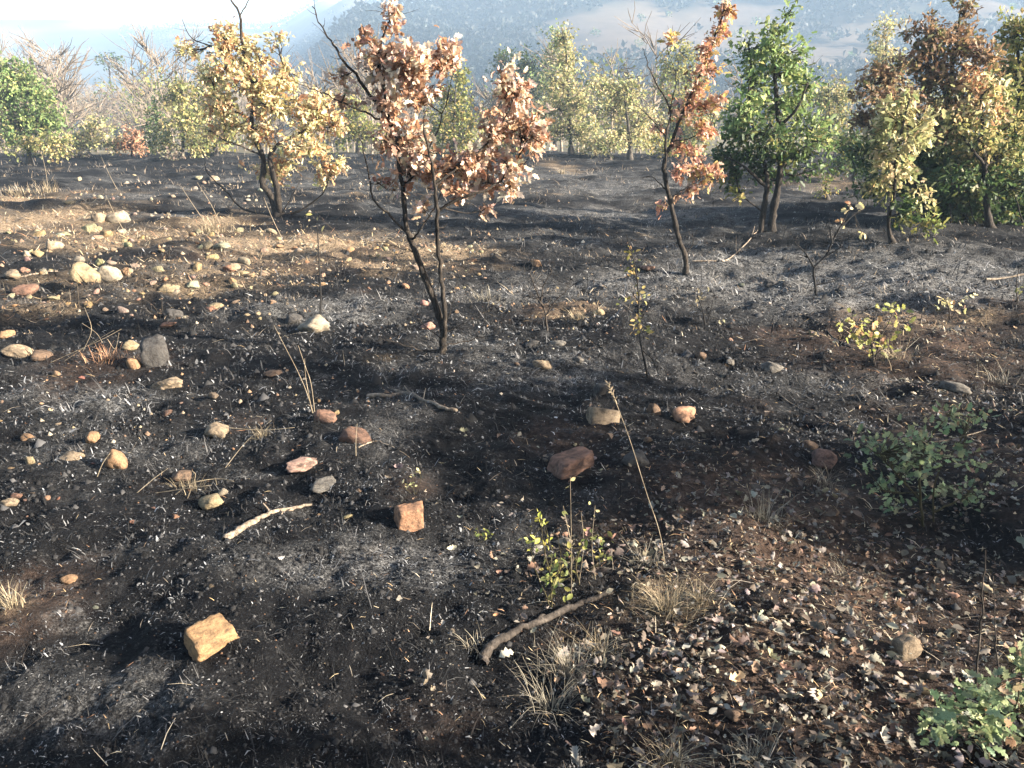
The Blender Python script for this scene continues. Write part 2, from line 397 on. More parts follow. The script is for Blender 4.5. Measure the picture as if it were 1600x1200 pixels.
DRYMESH = [mesh_np('dry_leaf', V, F, DRYLEAF_O) for V, F in [oak_template(4, .7, .5, 4), oak_template(3, -1.0, .3, 5), oak_template(3, 1.3, 1.0, 6), oak_template(4, .4, -.9, 8)]]
OVALMESH = [mesh_np('oval_leaf', V, F, LEAF_O) for V, F in OVAL]
def leaf_obj(me, pos, R, s, c, parent, off, name='leaf'):
    o = bpy.data.objects.new(name, me); col.objects.link(o); o.parent = parent
    M = Matrix(((R[0, 0]*s, R[0, 1]*s, R[0, 2]*s, pos[0]-off[0]), (R[1, 0]*s, R[1, 1]*s, R[1, 2]*s, pos[1]-off[1]), (R[2, 0]*s, R[2, 1]*s, R[2, 2]*s, pos[2]-off[2]), (0, 0, 0, 1)))
    o.matrix_basis = M; o.color = (*[float(v) for v in c], 1); return o
def pick(pal, n, clump=None, jit=.18):
    cols = np.array([p[0] for p in pal], float); w = np.array([p[1] for p in pal], float); w /= w.sum()
    i = RNG.choice(len(pal), n, p=w); c = cols[i]
    if clump is not None: c = np.where((RNG.random(n) < .6)[:, None], cols[clump], c)
    return np.clip(c*np.exp(RNG.normal(size=(n, 1))*jit)*(1+RNG.normal(size=(n, 3))*.05), .004, .9)
SALMON = [((.55, .37, .26), 4), ((.6, .46, .36), 4), ((.44, .25, .15), 3), ((.28, .15, .09), 2), ((.6, .5, .37), 2)]
REDDISH = [((.53, .31, .21), 4), ((.6, .42, .31), 3), ((.44, .21, .12), 3), ((.22, .10, .05), 1), ((.5, .38, .14), .7)]
YELLOW = [((.6, .5, .27), 4), ((.58, .42, .26), 3), ((.48, .43, .19), 3), ((.42, .22, .11), 2), ((.62, .54, .3), 3)]
GREEN = [((0.158, 0.224, 0.0822), 4), ((0.224, 0.292, 0.105), 3), ((0.112, 0.164, 0.0628), 3), ((0.374, 0.389, 0.149), 1.2)]
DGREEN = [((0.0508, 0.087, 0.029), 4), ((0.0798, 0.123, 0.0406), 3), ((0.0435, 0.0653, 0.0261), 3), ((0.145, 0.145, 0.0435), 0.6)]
OLIVE = [((0.208, 0.221, 0.065), 4), ((0.286, 0.26, 0.078), 3), ((0.13, 0.156, 0.0455), 3), ((0.364, 0.286, 0.104), 1)]
PALEYG = [((0.363, 0.341, 0.154), 4), ((0.462, 0.407, 0.198), 3), ((0.253, 0.275, 0.121), 3), ((0.506, 0.418, 0.242), 1.5)]
BROWN = [((0.213, 0.131, 0.075), 4), ((0.275, 0.181, 0.1), 3), ((0.138, 0.0875, 0.0525), 3), ((0.163, 0.156, 0.0688), 3), ((0.338, 0.225, 0.119), 1)]
YGREEN = [((0.312, 0.294, 0.112), 3), ((0.188, 0.2, 0.075), 4), ((0.45, 0.362, 0.163), 2), ((0.112, 0.131, 0.05), 3)]
BEIGE = [((.2, .16, .125), 4), ((.16, .13, .10), 3), ((.23, .195, .145), 2), ((.15, .15, .09), 1)]
FRESH = [((0.187, 0.238, 0.121), 4), ((0.259, 0.297, 0.146), 3), ((0.122, 0.165, 0.0891), 3), ((0.288, 0.277, 0.146), 1), ((0.288, 0.185, 0.113), 0.4)]

# ------------------------------------------------------------------ trees
def tree(name, label, base, depth, branches, blobs, pal, leaf=.085, per=9, dens=1.0, tmpl=MID, singles=0, bark=BARK, limb_r=.012, group=None, cat='tree', thick=.55, spread=1.0, seed=0, twig_r=.0025, trunk_sides=8, swell=1.0):
    """base: pixel of the foot. depth None: where the foot pixel meets the ground.
    branches: [(list of (u, v[, depth offset]), r0, r1 in metres)]; blobs: [(u, v, ru, rv[, palette])]"""
    global RNG
    RNG = np.random.default_rng(1000+seed)
    if depth is None:
        g = G(*base)
    else:
        p = P(base[0], base[1], depth); g = np.array([p[0], depth, float(gz(p[0], depth))])
    D = g[1]; root = empty(name, g); tag(root, label, cat, group)
    skel = []; tr = MB(); br = MB()
    for bi, (pl, r0, r1) in enumerate(branches):
        pts = []; w = 0
        for i, q in enumerate(pl):
            dy = q[2] if len(q) > 2 else None
            if dy is None:
                if i == 0 and skel:
                    a = P(q[0], q[1], D); S = np.array(skel); k = np.argmin(np.hypot(S[:, 0]-a[0], S[:, 2]-a[2])); w = S[k, 1]-D
                elif i: w += RNG.normal()*.05*D/5.5
                dy = w if bi else w*.3
            pts.append(P(q[0], q[1], D+dy))
        if bi == 0 or (abs(pl[0][0]-base[0]) < 26 and abs(pl[0][1]-base[1]) < 8):
            pts[0][2] = float(gz(pts[0][0], pts[0][1]))-.03
        c = curve(pts, 5, .004 if bi else .003); n = len(c)
        r = np.linspace(r0, r1, n)*(1+.08*RNG.normal(size=n))
        if bi == 0: r[0] *= 1.8; r[1] *= 1.35; r[2] *= 1.12
        bm_ = tr if bi == 0 else MB()
        bm_.tube(c, r, trunk_sides if r0 > .012 else 5, rough=.06)
        skel += list(c)
        if bi == 0: trunk = tr.build('trunk', bark, root, g)
        if r0 < .03 and n > 5:          # small side twigs
            for k in range(int(n*.35)):
                i = RNG.integers(n//3, n); d = RNG.normal(size=3); d[2] = abs(d[2])*.7; d /= np.linalg.norm(d)
                L = RNG.uniform(.06, .2)*min(2, D/6); e = c[i]+d*L
                if bi: bm_.tube(curve([c[i], c[i]+d*L*.5+RNG.normal(size=3)*.012, e], 3), np.linspace(max(r1*.7, .0016), .001, 7), 3)
        if bi: bm_.build('branch', bark, trunk, g)
    S = np.array(skel)
    P_, D_, N_, C_, S_ = [], [], [], [], []
    for bl in blobs:
        u, v, ru, rv = bl[:4]; ru, rv = ru*swell, rv*swell; pl = bl[4] if len(bl) > 4 else pal
        dep = RNG.normal()*.28*thick*ru*pxm(g)*1.6
        c = P(u, v, D+dep); k = pxm(c); rx, rz = ru*k, rv*k; ry = thick*max(rx, rz)
        low = S[S[:, 2] < c[2]+.05]; low = low if len(low) else S
        a = low[np.argmin(np.linalg.norm((low-c)*np.array([1, 1, .75]), axis=1))]
        mid = (a+c)/2+RNG.normal(size=3)*.05*np.linalg.norm(c-a)+np.array([0, 0, -.08*np.linalg.norm(c-a)])
        lc = curve([a, mid, c], 5); lr = limb_r*min(1, .4+np.linalg.norm(c-a)/1.2)
        br.tube(lc, np.linspace(lr, lr*.35, len(lc)), 5)
        vol = (ru*rv); nt_ = max(3, int(dens*(vol/170.0)*(D/5.5 if tmpl is OAK else 1)))
        for _ in range(nt_):
            q = RNG.normal(size=3); q /= np.linalg.norm(q); q *= RNG.uniform(.3, 1.0)**.6*(1+.28*RNG.normal())
            e = c+q*np.array([rx, ry, rz]); s0 = lc[RNG.integers(5, len(lc))]
            tw = np.array([s0, (s0+e)/2+RNG.normal(size=3)*.02*D/6, e])
            br.tube(tw, np.linspace(twig_r*1.6, twig_r*.6, len(tw)), 3, cap=False)
            m = max(3, int(per*RNG.uniform(.6, 1.4))); ci = RNG.integers(0, len(pl))
            t = RNG.uniform(.55, 1.0, m)[:, None]; at = s0*(1-t)+e*t+RNG.normal(size=(m, 3))*leaf*.45*spread
            dd = RNG.normal(size=(m, 3)); dd[:, 2] -= .35; dd += (e-s0)/(np.linalg.norm(e-s0)+1e-6)*.6
            nn = RNG.normal(size=(m, 3)); nn[:, 2] += .9
            P_.append(at); D_.append(dd); N_.append(nn); C_.append(pick(pl, m, ci)); S_.append(leaf*np.clip(np.exp(RNG.normal(size=m)*.32), .4, 1.6))
    tb = br.build('twigs', bark, root, g)
    if tb: tag(tb, kind='stuff')
    if P_:
        p = np.vstack(P_); R = frames(np.vstack(D_), np.vstack(N_)); c = np.vstack(C_); s = np.concatenate(S_)
        ok = p[:, 2] > gz(p[:, 0], p[:, 1])+.02
        p, R, c, s = p[ok], R[ok], c[ok], s[ok]
        ns = min(singles, len(p))
        if ns:
            vis = np.argsort(-(s*(.4+abs(R[:, 1, 2]))/p[:, 1]))       # the ones that show largest
            a, rest = vis[:ns], vis[ns:]
            for i in a: leaf_obj(LEAFMESH[i % 3], p[i], R[i], s[i], c[i], root, g)
        else: rest = np.arange(len(p))
        if len(rest):
            o = leaf_mesh('crown', p[rest], R[rest], s[rest], c[rest], MID if (tmpl is OAK and D > 8) else tmpl, LEAF_A, root, g); tag(o, kind='stuff')
    return root

# the two-stemmed oak with dry salmon leaves
tree('oak_tree', 'two-stemmed scorched oak with dry salmon-brown leaves, standing between a burnt stalk and bare twigs', (690,553), None,
  [([(690,553),(692,535),(692,512),(672,455),(650,395),(640,370),(635,353),(628,290),(621,227),(615,201)], .029, .011),
   ([(693,525),(695,505),(690,435),(684,375),(683,330),(680,290),(672,245),(662,200)], .020, .007),
   ([(615,201),(570,136),(538,98),(521,70),(500,38),(488,10)], .012, .003),
   ([(615,201),(605,175),(600,133),(591,84),(603,45),(612,18),(607,-5)], .011, .003),
   ([(615,201),(580,180),(552,168),(520,152),(490,140),(462,128)], .008, .002),
   ([(640,370),(611,337),(587,318),(577,280),(566,224),(545,190)], .010, .002),
   ([(644,375),(655,360),(675,332),(690,300)], .008, .003),
   ([(683,330),(724,308),(766,294),(801,259),(820,225)], .012, .003),
   ([(681,290),(724,252),(766,220),(794,175),(805,140)], .012, .003),
   ([(628,290),(650,270),(680,215),(700,150),(712,90)], .008, .002),
   ([(690,545),(660,548),(635,540),(600,530),(572,519)], .006, .002),
   ([(690,545),(650,552),(618,549)], .005, .002),
   ([(692,540),(716,536),(750,528),(779,521)], .006, .002),
   ([(690,530),(660,505),(635,480)], .004, .001),
   ([(694,520),(720,507),(744,498),(770,480)], .004, .001),
   ([(650,395),(620,385),(590,378),(570,392)], .004, .001),
   ([(694,515),(708,470),(715,430)], .003, .001)],
  [(600,95,34,42),(612,28,13,28),(648,95,45,34),(692,90,24,30),(655,140,36,18),(604,165,26,24),(705,72,14,16),(566,60,8,10),
   (800,138,40,30),(820,195,36,30),(770,205,36,30),(838,205,18,26),(738,252,36,24),(790,250,36,24),(800,292,22,14),(640,215,26,36),
   (597,222,20,26),(668,255,24,26),(640,268,24,24),(710,268,30,24),(600,282,14,11),(755,283,36,16),(660,322,9,12),(758,328,5,7),(722,300,26,12),(540,145,10,8),(530,120,7,6)],
  SALMON, leaf=.048, per=13, dens=3.0, swell=1.12, spread=1.15, tmpl=OAK, singles=300, limb_r=.008, thick=.8, seed=1)
# the yellow oak at the left
tree('oak_tree', 'yellow and orange leaved oak with dark stems and a bare top, behind the pale stones', (435,335), None,
  [([(435,337),(422,304),(410,287),(412,262),(410,243),(398,216),(393,186),(395,162),(388,110),(378,67),(375,24),(361,0),(352,-14)], .062, .009),
   ([(437,335),(432,294),(424,262),(422,243),(439,223),(479,202),(510,180)], .055, .012),
   ([(375,24),(388,3),(395,-12)], .012, .005),([(442,334),(472,327),(500,307),(512,290)], .026, .006),
   ([(430,334),(381,327),(351,297),(324,270),(320,250)], .024, .006),([(408,243),(371,226),(351,219),(330,205)], .02, .006),
   ([(395,162),(420,140),(450,115)], .02, .006),([(388,110),(350,80),(300,60),(285,30)], .016, .004),([(393,186),(360,170),(335,150)], .016, .005),
   ([(438,335),(460,300),(470,280)], .01, .003)],
  [(350,55,24,26),(300,80,18,8),(375,75,28,26),(430,55,18,11),(355,100,36,20),(392,128,44,26),(452,118,24,22),(422,160,50,30),(500,168,34,30),(488,192,40,26),
   (430,268,36,18),(512,258,26,24),(503,284,13,12),(362,192,26,17),(402,200,34,22),(470,228,36,16),(325,205,20,12),(345,160,30,24),(290,75,10,10),(525,195,16,20),(445,255,24,14),(330,120,22,18),(405,90,20,16)],
  YELLOW, leaf=.085, per=13, dens=2.1, swell=1.15, spread=1.15, tmpl=OAK, singles=300, limb_r=.018, thick=.8, seed=2, twig_r=.004)
# the slender oak with red leaves
tree('oak_tree', 'slender leaning oak with a narrow column of red-orange leaves and bare left fork', (1070,428), None,
  [([(1070,430),(1072,405),(1060,371),(1049,322),(1039,277),(1038,255),(1044,235),(1050,222),(1062,187),(1082,142),(1101,101),(1116,60),(1134,8),(1138,-8)], .032, .006),
   ([(1039,262),(1041,210),(1047,172),(1026,131),(1011,97),(1004,75)], .016, .003),([(1040,215),(1022,191),(1000,169),(985,160)], .008, .003),
   ([(1043,298),(1019,277),(1000,278)], .008, .003),([(1045,310),(1075,292),(1105,275)], .008, .003),([(1050,222),(1080,215),(1110,200)], .008, .003),([(1069,400),(1083,380),(1082,365)], .008,.004),
   ([(1047,172),(1056,120),(1045,85)], .007, .002)],
  [(1135,18,11,20),(1121,50,14,18),(1112,80,17,14),(1104,108,18,16),(1092,132,16,15),(1085,165,28,18),(1110,160,15,17),(1064,184,14,12),(1104,205,17,18),(1064,226,18,12),(1090,266,26,13),
   (1075,296,18,11),(1110,276,17,18),(1062,266,14,15),(1028,200,8,8),(1048,60,5,4),(1038,320,5,5),(1122,150,8,12),(1090,235,16,12)],
  REDDISH, leaf=.06, per=13, dens=3.4, swell=1.08, spread=1.15, tmpl=OAK, singles=300, limb_r=.008, thick=.9, seed=3)
# green oak
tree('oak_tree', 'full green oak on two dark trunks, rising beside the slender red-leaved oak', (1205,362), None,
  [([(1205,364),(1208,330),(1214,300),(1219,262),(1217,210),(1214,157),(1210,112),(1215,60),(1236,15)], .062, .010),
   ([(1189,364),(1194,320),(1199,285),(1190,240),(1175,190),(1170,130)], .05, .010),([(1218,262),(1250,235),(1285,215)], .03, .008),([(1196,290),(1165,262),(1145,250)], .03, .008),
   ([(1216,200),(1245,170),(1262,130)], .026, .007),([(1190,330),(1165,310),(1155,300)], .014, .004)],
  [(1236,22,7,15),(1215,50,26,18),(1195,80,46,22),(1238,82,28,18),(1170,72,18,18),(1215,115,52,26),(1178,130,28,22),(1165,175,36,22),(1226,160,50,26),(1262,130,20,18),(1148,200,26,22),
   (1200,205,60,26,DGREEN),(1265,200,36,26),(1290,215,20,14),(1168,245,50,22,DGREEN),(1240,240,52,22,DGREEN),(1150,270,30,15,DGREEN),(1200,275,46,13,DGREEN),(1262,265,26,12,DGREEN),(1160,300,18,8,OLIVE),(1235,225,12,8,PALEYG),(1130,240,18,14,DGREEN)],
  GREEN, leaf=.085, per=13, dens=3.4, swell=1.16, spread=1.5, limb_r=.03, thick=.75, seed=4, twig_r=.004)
# yellow-green sapling before the dark thicket
tree('oak_tree', 'small yellow-green sapling on a thin stem before the dark thicket', (1395,380), None,
  [([(1395,382),(1388,345),(1397,300),(1400,245),(1410,200),(1422,150)], .03, .008),([(1398,300),(1425,285),(1445,295)], .012, .004),([(1390,340),(1420,330),(1450,345)], .012, .004)],
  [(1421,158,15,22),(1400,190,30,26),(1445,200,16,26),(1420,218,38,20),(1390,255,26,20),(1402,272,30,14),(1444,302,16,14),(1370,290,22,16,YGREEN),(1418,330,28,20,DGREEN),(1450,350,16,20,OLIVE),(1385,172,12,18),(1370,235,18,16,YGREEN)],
  PALEYG, leaf=.08, per=13, dens=3.4, swell=1.15, spread=1.5, limb_r=.014, thick=.7, seed=5)
# the clump at the right
tree('oak_tree', 'tall rusty-brown oak rising above the dark thicket', (1480,362), 13.2,
  [([(1480,364),(1478,300),(1475,230),(1480,160),(1490,90),(1500,20)], .075, .014),([(1476,240),(1430,190),(1390,130)], .035, .01),([(1480,160),(1460,90),(1458,20)], .03, .006),([(1478,210),(1520,160),(1540,100)], .03, .008)],
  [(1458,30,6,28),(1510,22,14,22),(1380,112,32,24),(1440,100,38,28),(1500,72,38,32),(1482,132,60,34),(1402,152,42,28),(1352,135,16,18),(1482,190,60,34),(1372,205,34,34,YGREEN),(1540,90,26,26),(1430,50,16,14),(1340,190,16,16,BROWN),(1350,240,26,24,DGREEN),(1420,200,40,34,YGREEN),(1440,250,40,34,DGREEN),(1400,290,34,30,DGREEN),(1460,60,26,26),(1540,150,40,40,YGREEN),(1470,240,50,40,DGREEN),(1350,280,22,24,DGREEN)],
  BROWN, leaf=.085, per=15, dens=4.4, spread=1.5, limb_r=.03, thick=.8, seed=6, twig_r=.004, swell=1.15)
tree('oak_tree', 'dull green oak with a broad crown behind the rusty-brown oak', (1600,360), 14.0,
  [([(1600,362),(1598,290),(1595,200),(1592,110),(1590,50)], .08, .014),([(1597,230),(1560,170),(1555,120)], .03, .01),([(1597,210),(1650,160),(1680,120)], .03, .01)],
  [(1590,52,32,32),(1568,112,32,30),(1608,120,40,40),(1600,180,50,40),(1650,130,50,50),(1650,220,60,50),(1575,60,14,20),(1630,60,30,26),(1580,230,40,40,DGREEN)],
  OLIVE, leaf=.085, per=15, dens=4.4, spread=1.5, limb_r=.03, thick=.8, seed=7, twig_r=.004, swell=1.15)
tree('oak_tree', 'oak with a top coloured golden for sunlight above a dark green skirt, beside the sapling', (1545,372), 12.2,
  [([(1545,374),(1542,320),(1538,250),(1535,190),(1532,120)], .06, .012),([(1540,260),(1505,215),(1490,190)], .025, .008),([(1540,240),(1570,200),(1585,190)], .025, .008)],
  [(1518,115,12,13,YELLOW),(1540,143,18,20,YELLOW),(1560,172,16,18,YELLOW),(1520,166,20,12,PALEYG),(1500,192,26,20,YGREEN),(1530,215,44,20,YGREEN),(1562,242,44,28,YGREEN),(1500,258,34,30,YGREEN),(1590,200,24,24,YGREEN),(1540,290,46,24,DGREEN),(1480,280,30,24,DGREEN),(1590,285,34,24,DGREEN)],  # yellow upper blobs put the sunlit top into the leaf colour
  YGREEN, leaf=.085, per=14, dens=4.2, spread=1.5, limb_r=.025, thick=.8, seed=8, twig_r=.004, swell=1.15)
# the thicket: every bush of it with its thin stems
for i, (u, v, D, ru, rv, lab) in enumerate([(1465,368,13.0,40,44,'dark leafy bush on thin stems, first of the thicket behind the small sapling'),
        (1510,372,12.6,42,46,'dark leafy bush on thin stems, under the rusty-brown oak'),
        (1575,374,12.8,50,48,'dark leafy bush on thin stems, under the golden-topped oak')]):
    br = [([(u, v), (u-4, v-40), (u-2, v-80), (u+3, v-110)], .03, .008)]
    for k in range(9):
        x = u+random.uniform(-.9, .9)*ru; br.append(([(x, v-random.uniform(-3, 6), random.uniform(-.5, .5)), (x+random.uniform(-5, 5), v-35, random.uniform(-.5, .5)), (x+random.uniform(-14, 14), v-85, random.uniform(-.5, .5))], .014, .005))
    tree('thicket_bush', lab, (u, v), D, br, [(u, v-95, ru, rv), (u-ru*.5, v-60, ru*.7, rv*.6), (u+ru*.5, v-55, ru*.7, rv*.6), (u, v-130, ru*.8, rv*.5), (u, v-40, ru, rv*.4)],
         DGREEN, leaf=.1, per=17, dens=4.0, limb_r=.018, thick=.9, seed=20+i, group='bushes of the dark thicket', cat='bush')

# trees along the far edge of the field, each where it stands
FAR = [  # name, label, base, depth, trunk, blobs, palette, leaf
 ('tree','slim pale yellow-green tree with a visible dark trunk at the far edge of the field',(893,240),37,[(893,241),(890,200),(888,150),(885,90),(880,55)],[(880,58,22,20),(886,98,30,22),(878,130,38,24),(868,168,38,24),(905,165,30,20),(890,200,40,20),(858,205,24,16),(910,205,24,16)],PALEYG,.2),
 ('tree','round dark green tree top rising behind the slim pale tree',(800,215),66,[(800,215),(800,160),(800,110)],[(788,95,24,22),(830,98,26,20),(808,118,36,20),(800,150,38,22),(840,140,24,24)],DGREEN,.3),
 ('tree','tall green poplar-like tree top next to the dark green one',(868,220),64,[(868,220),(868,150),(872,70)],[(872,62,24,18),(868,90,28,22),(860,120,30,22),(880,140,34,26)],GREEN,.3),
 ('tree','olive green tree seen through the two-stemmed oak',(712,246),34,[(712,246),(710,200),(712,130)],[(716,120,20,18),(702,150,30,20),(716,180,40,20),(690,202,34,20),(728,210,34,18),(705,228,40,14)],OLIVE,.2),
 ('tree','bushy yellow-green tree right of the slim pale tree, dense to the ground',(985,246),35,[(985,246),(982,200),(975,150)],[(940,132,26,16),(985,146,22,20),(962,172,36,24),(1002,190,26,22),(985,214,40,22),(950,222,30,18),(965,140,18,16)],PALEYG,.2),
 ('tree','tall grey-green tree behind the bare fork of the slender oak',(1065,240),48,[(1065,240),(1062,180),(1060,90)],[(1068,82,30,16),(1048,110,26,24),(1078,122,30,26),(1060,160,42,28),(1050,205,46,28),(1095,200,30,30)],OLIVE,.26),
 ('tree','rounded green tree standing at the left end of the field',(45,252),31,[(45,252),(42,200),(38,130)],[(18,108,26,22),(50,142,40,26),(72,188,36,30),(28,190,36,28),(88,226,24,18,YGREEN),(14,178,14,22,YELLOW),(5,140,30,30),(40,228,40,16,YGREEN)],GREEN,.2),
 ('bush','low orange bush glowing among the pale shrubs at the far field edge',(205,240),36,[(205,242),(205,225)],[(205,218,20,17),(195,228,16,11),(216,228,14,11)],[((.40,.21,.12),3),((.33,.17,.10),2),((.44,.28,.17),1)],.2),
 ('tree','yellow-green tree left of the yellow and orange oak',(285,252),34,[(285,254),(286,220),(284,150)],[(270,150,24,20),(292,190,42,28),(262,222,26,16),(310,222,26,20),(285,140,18,18)],YGREEN,.2),
 ('tree','green tree just behind the yellow and orange oak',(338,250),38,[(338,252),(336,200),(334,130)],[(332,130,26,24),(335,165,34,26),(340,205,40,26),(322,232,26,14)],OLIVE,.22),
 ('tree','narrow dark green tree beside the low orange bush',(243,246),40,[(243,248),(244,200)],[(243,180,14,20),(246,208,18,20),(238,230,18,14)],DGREEN,.22),
 ('bush','pale yellow shrub right of the rounded green tree',(140,246),36,[(140,248),(140,220)],[(140,206,34,16),(120,224,28,14),(165,222,28,14),(150,190,20,10)],PALEYG,.2),
 ('tree','dark tree crown standing alone above the pale bare wood',(168,130),120,[(168,130),(168,92)],[(160,88,14,7),(178,90,14,6),(168,98,18,6)],DGREEN,.5),
 ('tree','yellowish tree top peeping over the rusty-brown oak from behind',(1385,250),44,[(1385,252),(1385,150),(1384,50)],[(1384,46,16,20),(1376,76,20,18),(1394,90,20,20),(1385,130,28,28)],PALEYG,.24),
 ('tree','pale loose tree between the green oak and the rusty-brown oak',(1295,250),36,[(1295,252),(1296,200),(1295,130)],[(1290,150,24,24),(1305,185,30,24),(1285,215,24,20),(1320,150,18,22),(1312,225,26,16)],YGREEN,.2),
 ('bush','dark green shrub filling the gap right of the green oak',(1335,275),22,[(1335,277),(1336,240)],[(1335,235,30,24),(1315,255,22,16),(1350,258,24,16),(1325,215,16,14)],DGREEN,.15),
 ('bush','small olive shrub on the burnt slope between green oak and sapling',(1292,312),16.5,[(1292,313),(1290,290)],[(1292,285,10,10),(1284,298,8,8),(1300,296,8,8)],OLIVE,.08),
 ('tree','hazy olive tree between the yellow oak and the two-stemmed oak',(560,240),42,[(560,242),(558,180)],[(560,170,26,22),(545,205,30,20),(580,210,30,20)],OLIVE,.24),
 ('bush','yellowish shrub at the field edge beneath the two-stemmed oak crown',(640,246),36,[(640,248),(640,230)],[(640,222,26,14),(620,232,22,10),(662,230,22,11)],YGREEN,.2),
 ('bush','light green shrub at the field edge left of the slim pale tree',(800,246),36,[(800,248),(800,225)],[(800,215,30,16),(780,230,26,12),(822,228,26,13)],OLIVE,.2),
 ('bush','pale shrub between the slim pale tree and the bushy yellow-green tree',(930,246),37,[(930,248),(930,225)],[(930,218,22,14),(915,232,20,10),(944,232,18,10)],PALEYG,.2),
 ('bush','grey-green shrub low behind the slender oak stem',(1030,246),36,[(1030,248),(1030,225)],[(1025,222,24,16),(1050,230,24,14),(1085,232,26,13)],OLIVE,.2),
 ('bush','straw-coloured shrub at the field edge below the pale bare wood',(100,250),35,[(100,252),(100,235)],[(100,236,24,9),(75,242,20,7),(125,240,20,8)],BEIGE,.16),
 ('bush','straw-coloured shrub beside the narrow dark green tree',(262,250),33,[(262,252),(262,238)],[(262,240,20,8),(280,244,16,6)],BEIGE,.16),
 ('bush','low pale bush hugging the field edge behind the yellow oak stems',(470,246),37,[(470,248),(470,232)],[(470,226,28,12),(445,236,24,9),(500,234,26,10)],YGREEN,.2),
]
for i, (nm, lab, b, D, tk, bl, pal, lf) in enumerate(FAR):
    tree(nm, lab, b, D, [(tk, .10*D/37 if nm == 'tree' else .04, .02)], bl, pal, leaf=lf*.62, per=17, dens=6.5, swell=1.25, spread=2.0, tmpl=LOW, bark=BARKG, limb_r=.03*D/37, thick=.8,
         group=None, cat=nm, seed=40+i, twig_r=.008*D/37, trunk_sides=6)

# pale bare woods in the valley: too far and dense to count
def wood(name, spots, pal, size, k, label, cat, tm=None):
    ps, ds, ns, cs, ss = [], [], [], [], []
    for (x, y, h, w) in spots:
        z = float(gz(x, y)); n = k; q = RNG.normal(size=(n, 3)); q /= np.linalg.norm(q, axis=1)[:, None]; q *= RNG.uniform(.2, 1, (n, 1))**.5
        p = np.array([x, y, z+h*.55])+q*np.array([w, w, h*.45]); ps.append(p)
        d = RNG.normal(size=(n, 3)); d[:, 2] = abs(d[:, 2])*.8; ds.append(d); ns.append(RNG.normal(size=(n, 3)))
        cs.append(pick(pal, n, RNG.integers(0, len(pal)))); ss.append(size*RNG.uniform(.6, 1.3, n))
    o = leaf_mesh(name, np.vstack(ps), frames(np.vstack(ds), np.vstack(ns)), np.concatenate(ss), np.vstack(cs), tm or LOW, LEAF_A)
    tag(o, label, cat, kind='stuff'); return o
sp = []
for i in range(180):
    y = random.uniform(54, 135); x = (random.uniform(-.68, -.12) if i < 120 else random.uniform(-.2, .74))*y
    h = random.uniform(6, 9)*(1.0 if x < -.3*y else .85); sp.append((x, y, h, h*.34))
bw = MB(); rb = np.random.default_rng(333)
for (x, y, h, w) in sp:
    b = np.array([x, y, float(gz(x, y))-.2]); top = b+np.array([rb.normal()*.4, rb.normal()*.4, h]); tk = np.array([b, b+(top-b)*.35+rb.normal(size=3)*.15, b+(top-b)*.7+rb.normal(size=3)*.15, top])
    bw.tube(tk, [.12, .09, .05, .015], 4, cap=False)
    for j in range(16):
        t = rb.uniform(.18, .95); a = b+(top-b)*t; an = rb.uniform(0, 6.28); L = w*rb.uniform(.5, 1.15)*(1.25-.7*t)
        e = a+np.array([math.cos(an)*L, math.sin(an)*L, L*rb.uniform(.4, 1.1)]); m = (a+e)/2+rb.normal(size=3)*.12
        bw.tube(np.array([a, m, e]), [.05, .035, .012], 3, cap=False)
        for q in range(8):
            f = rb.uniform(.3, 1); p = a+(e-a)*f; d = rb.normal(size=3)*.6+(e-a)/L; d[2] += .3; d *= rb.uniform(.4, 1.1)
            bw.tube(np.array([p, p+d*.55+rb.normal(size=3)*.08, p+d]), [.03, .024, .012], 3, cap=False)
tag(bw.build('bare_wood', m_bark('bare_twigs', (.10, .08, .062), (.19, .155, .12), (.26, .215, .165), 3), None), 'pale leafless wood filling the hollow beyond the burnt field', 'wood', kind='stuff')
sp = []
for i in range(120):
    y = random.uniform(60, 240); x = random.uniform(-.7, .75)*y; h = random.uniform(5, 9); sp.append((x, y, h, h*.3))
wood('green_wood', sp, OLIVE, .36, 380, 'hazy green trees scattered through the pale wood in the hollow', 'wood')
# woods and scrub on the hill
n = 20000; az = RNG.uniform(-.42, .72, n); r = np.exp(RNG.uniform(math.log(170), math.log(900), n)); x = r*np.sin(az); y = r*np.cos(az)
pm = pale(x, y); keep = (RNG.random(n) < (1-pm)*.9) & (y > 160)
x, y = x[keep], y[keep]; z = gz(x, y); sp = [(float(x[i]), float(y[i]), h, h*.55) for i, h in enumerate(RNG.uniform(3, 6, len(x)))]
wood('hill_wood', sp, [((.011,.017,.014),4),((.015,.021,.016),3),((.009,.014,.012),3),((.02,.021,.017),1)], 2.3, 7, 'blue-hazed wood covering the hillside across the valley', 'wood')
for i, (u, v) in enumerate([(876,22),(930,60),(1002,36),(1045,28),(955,92),(1120,10),(1180,40),(1228,5),(1262,92),(1300,66),(1350,70),(1410,40),(1450,70),(1545,40),(1085,90),(1150,62),(910,84),(1330,92),(1000,80),(1580,20)]):
    c = G(u, v)
    if c is None: continue
    o = wood('hill_bush', [(c[0], c[1], random.uniform(2, 4), random.uniform(1.3, 2.2))], DGREEN, 1.0, 50, None, None)
    del o['kind']; tag(o, 'lone dark bush on the pale pasture of the hillside', 'bush', 'bushes dotted over the hill pasture')

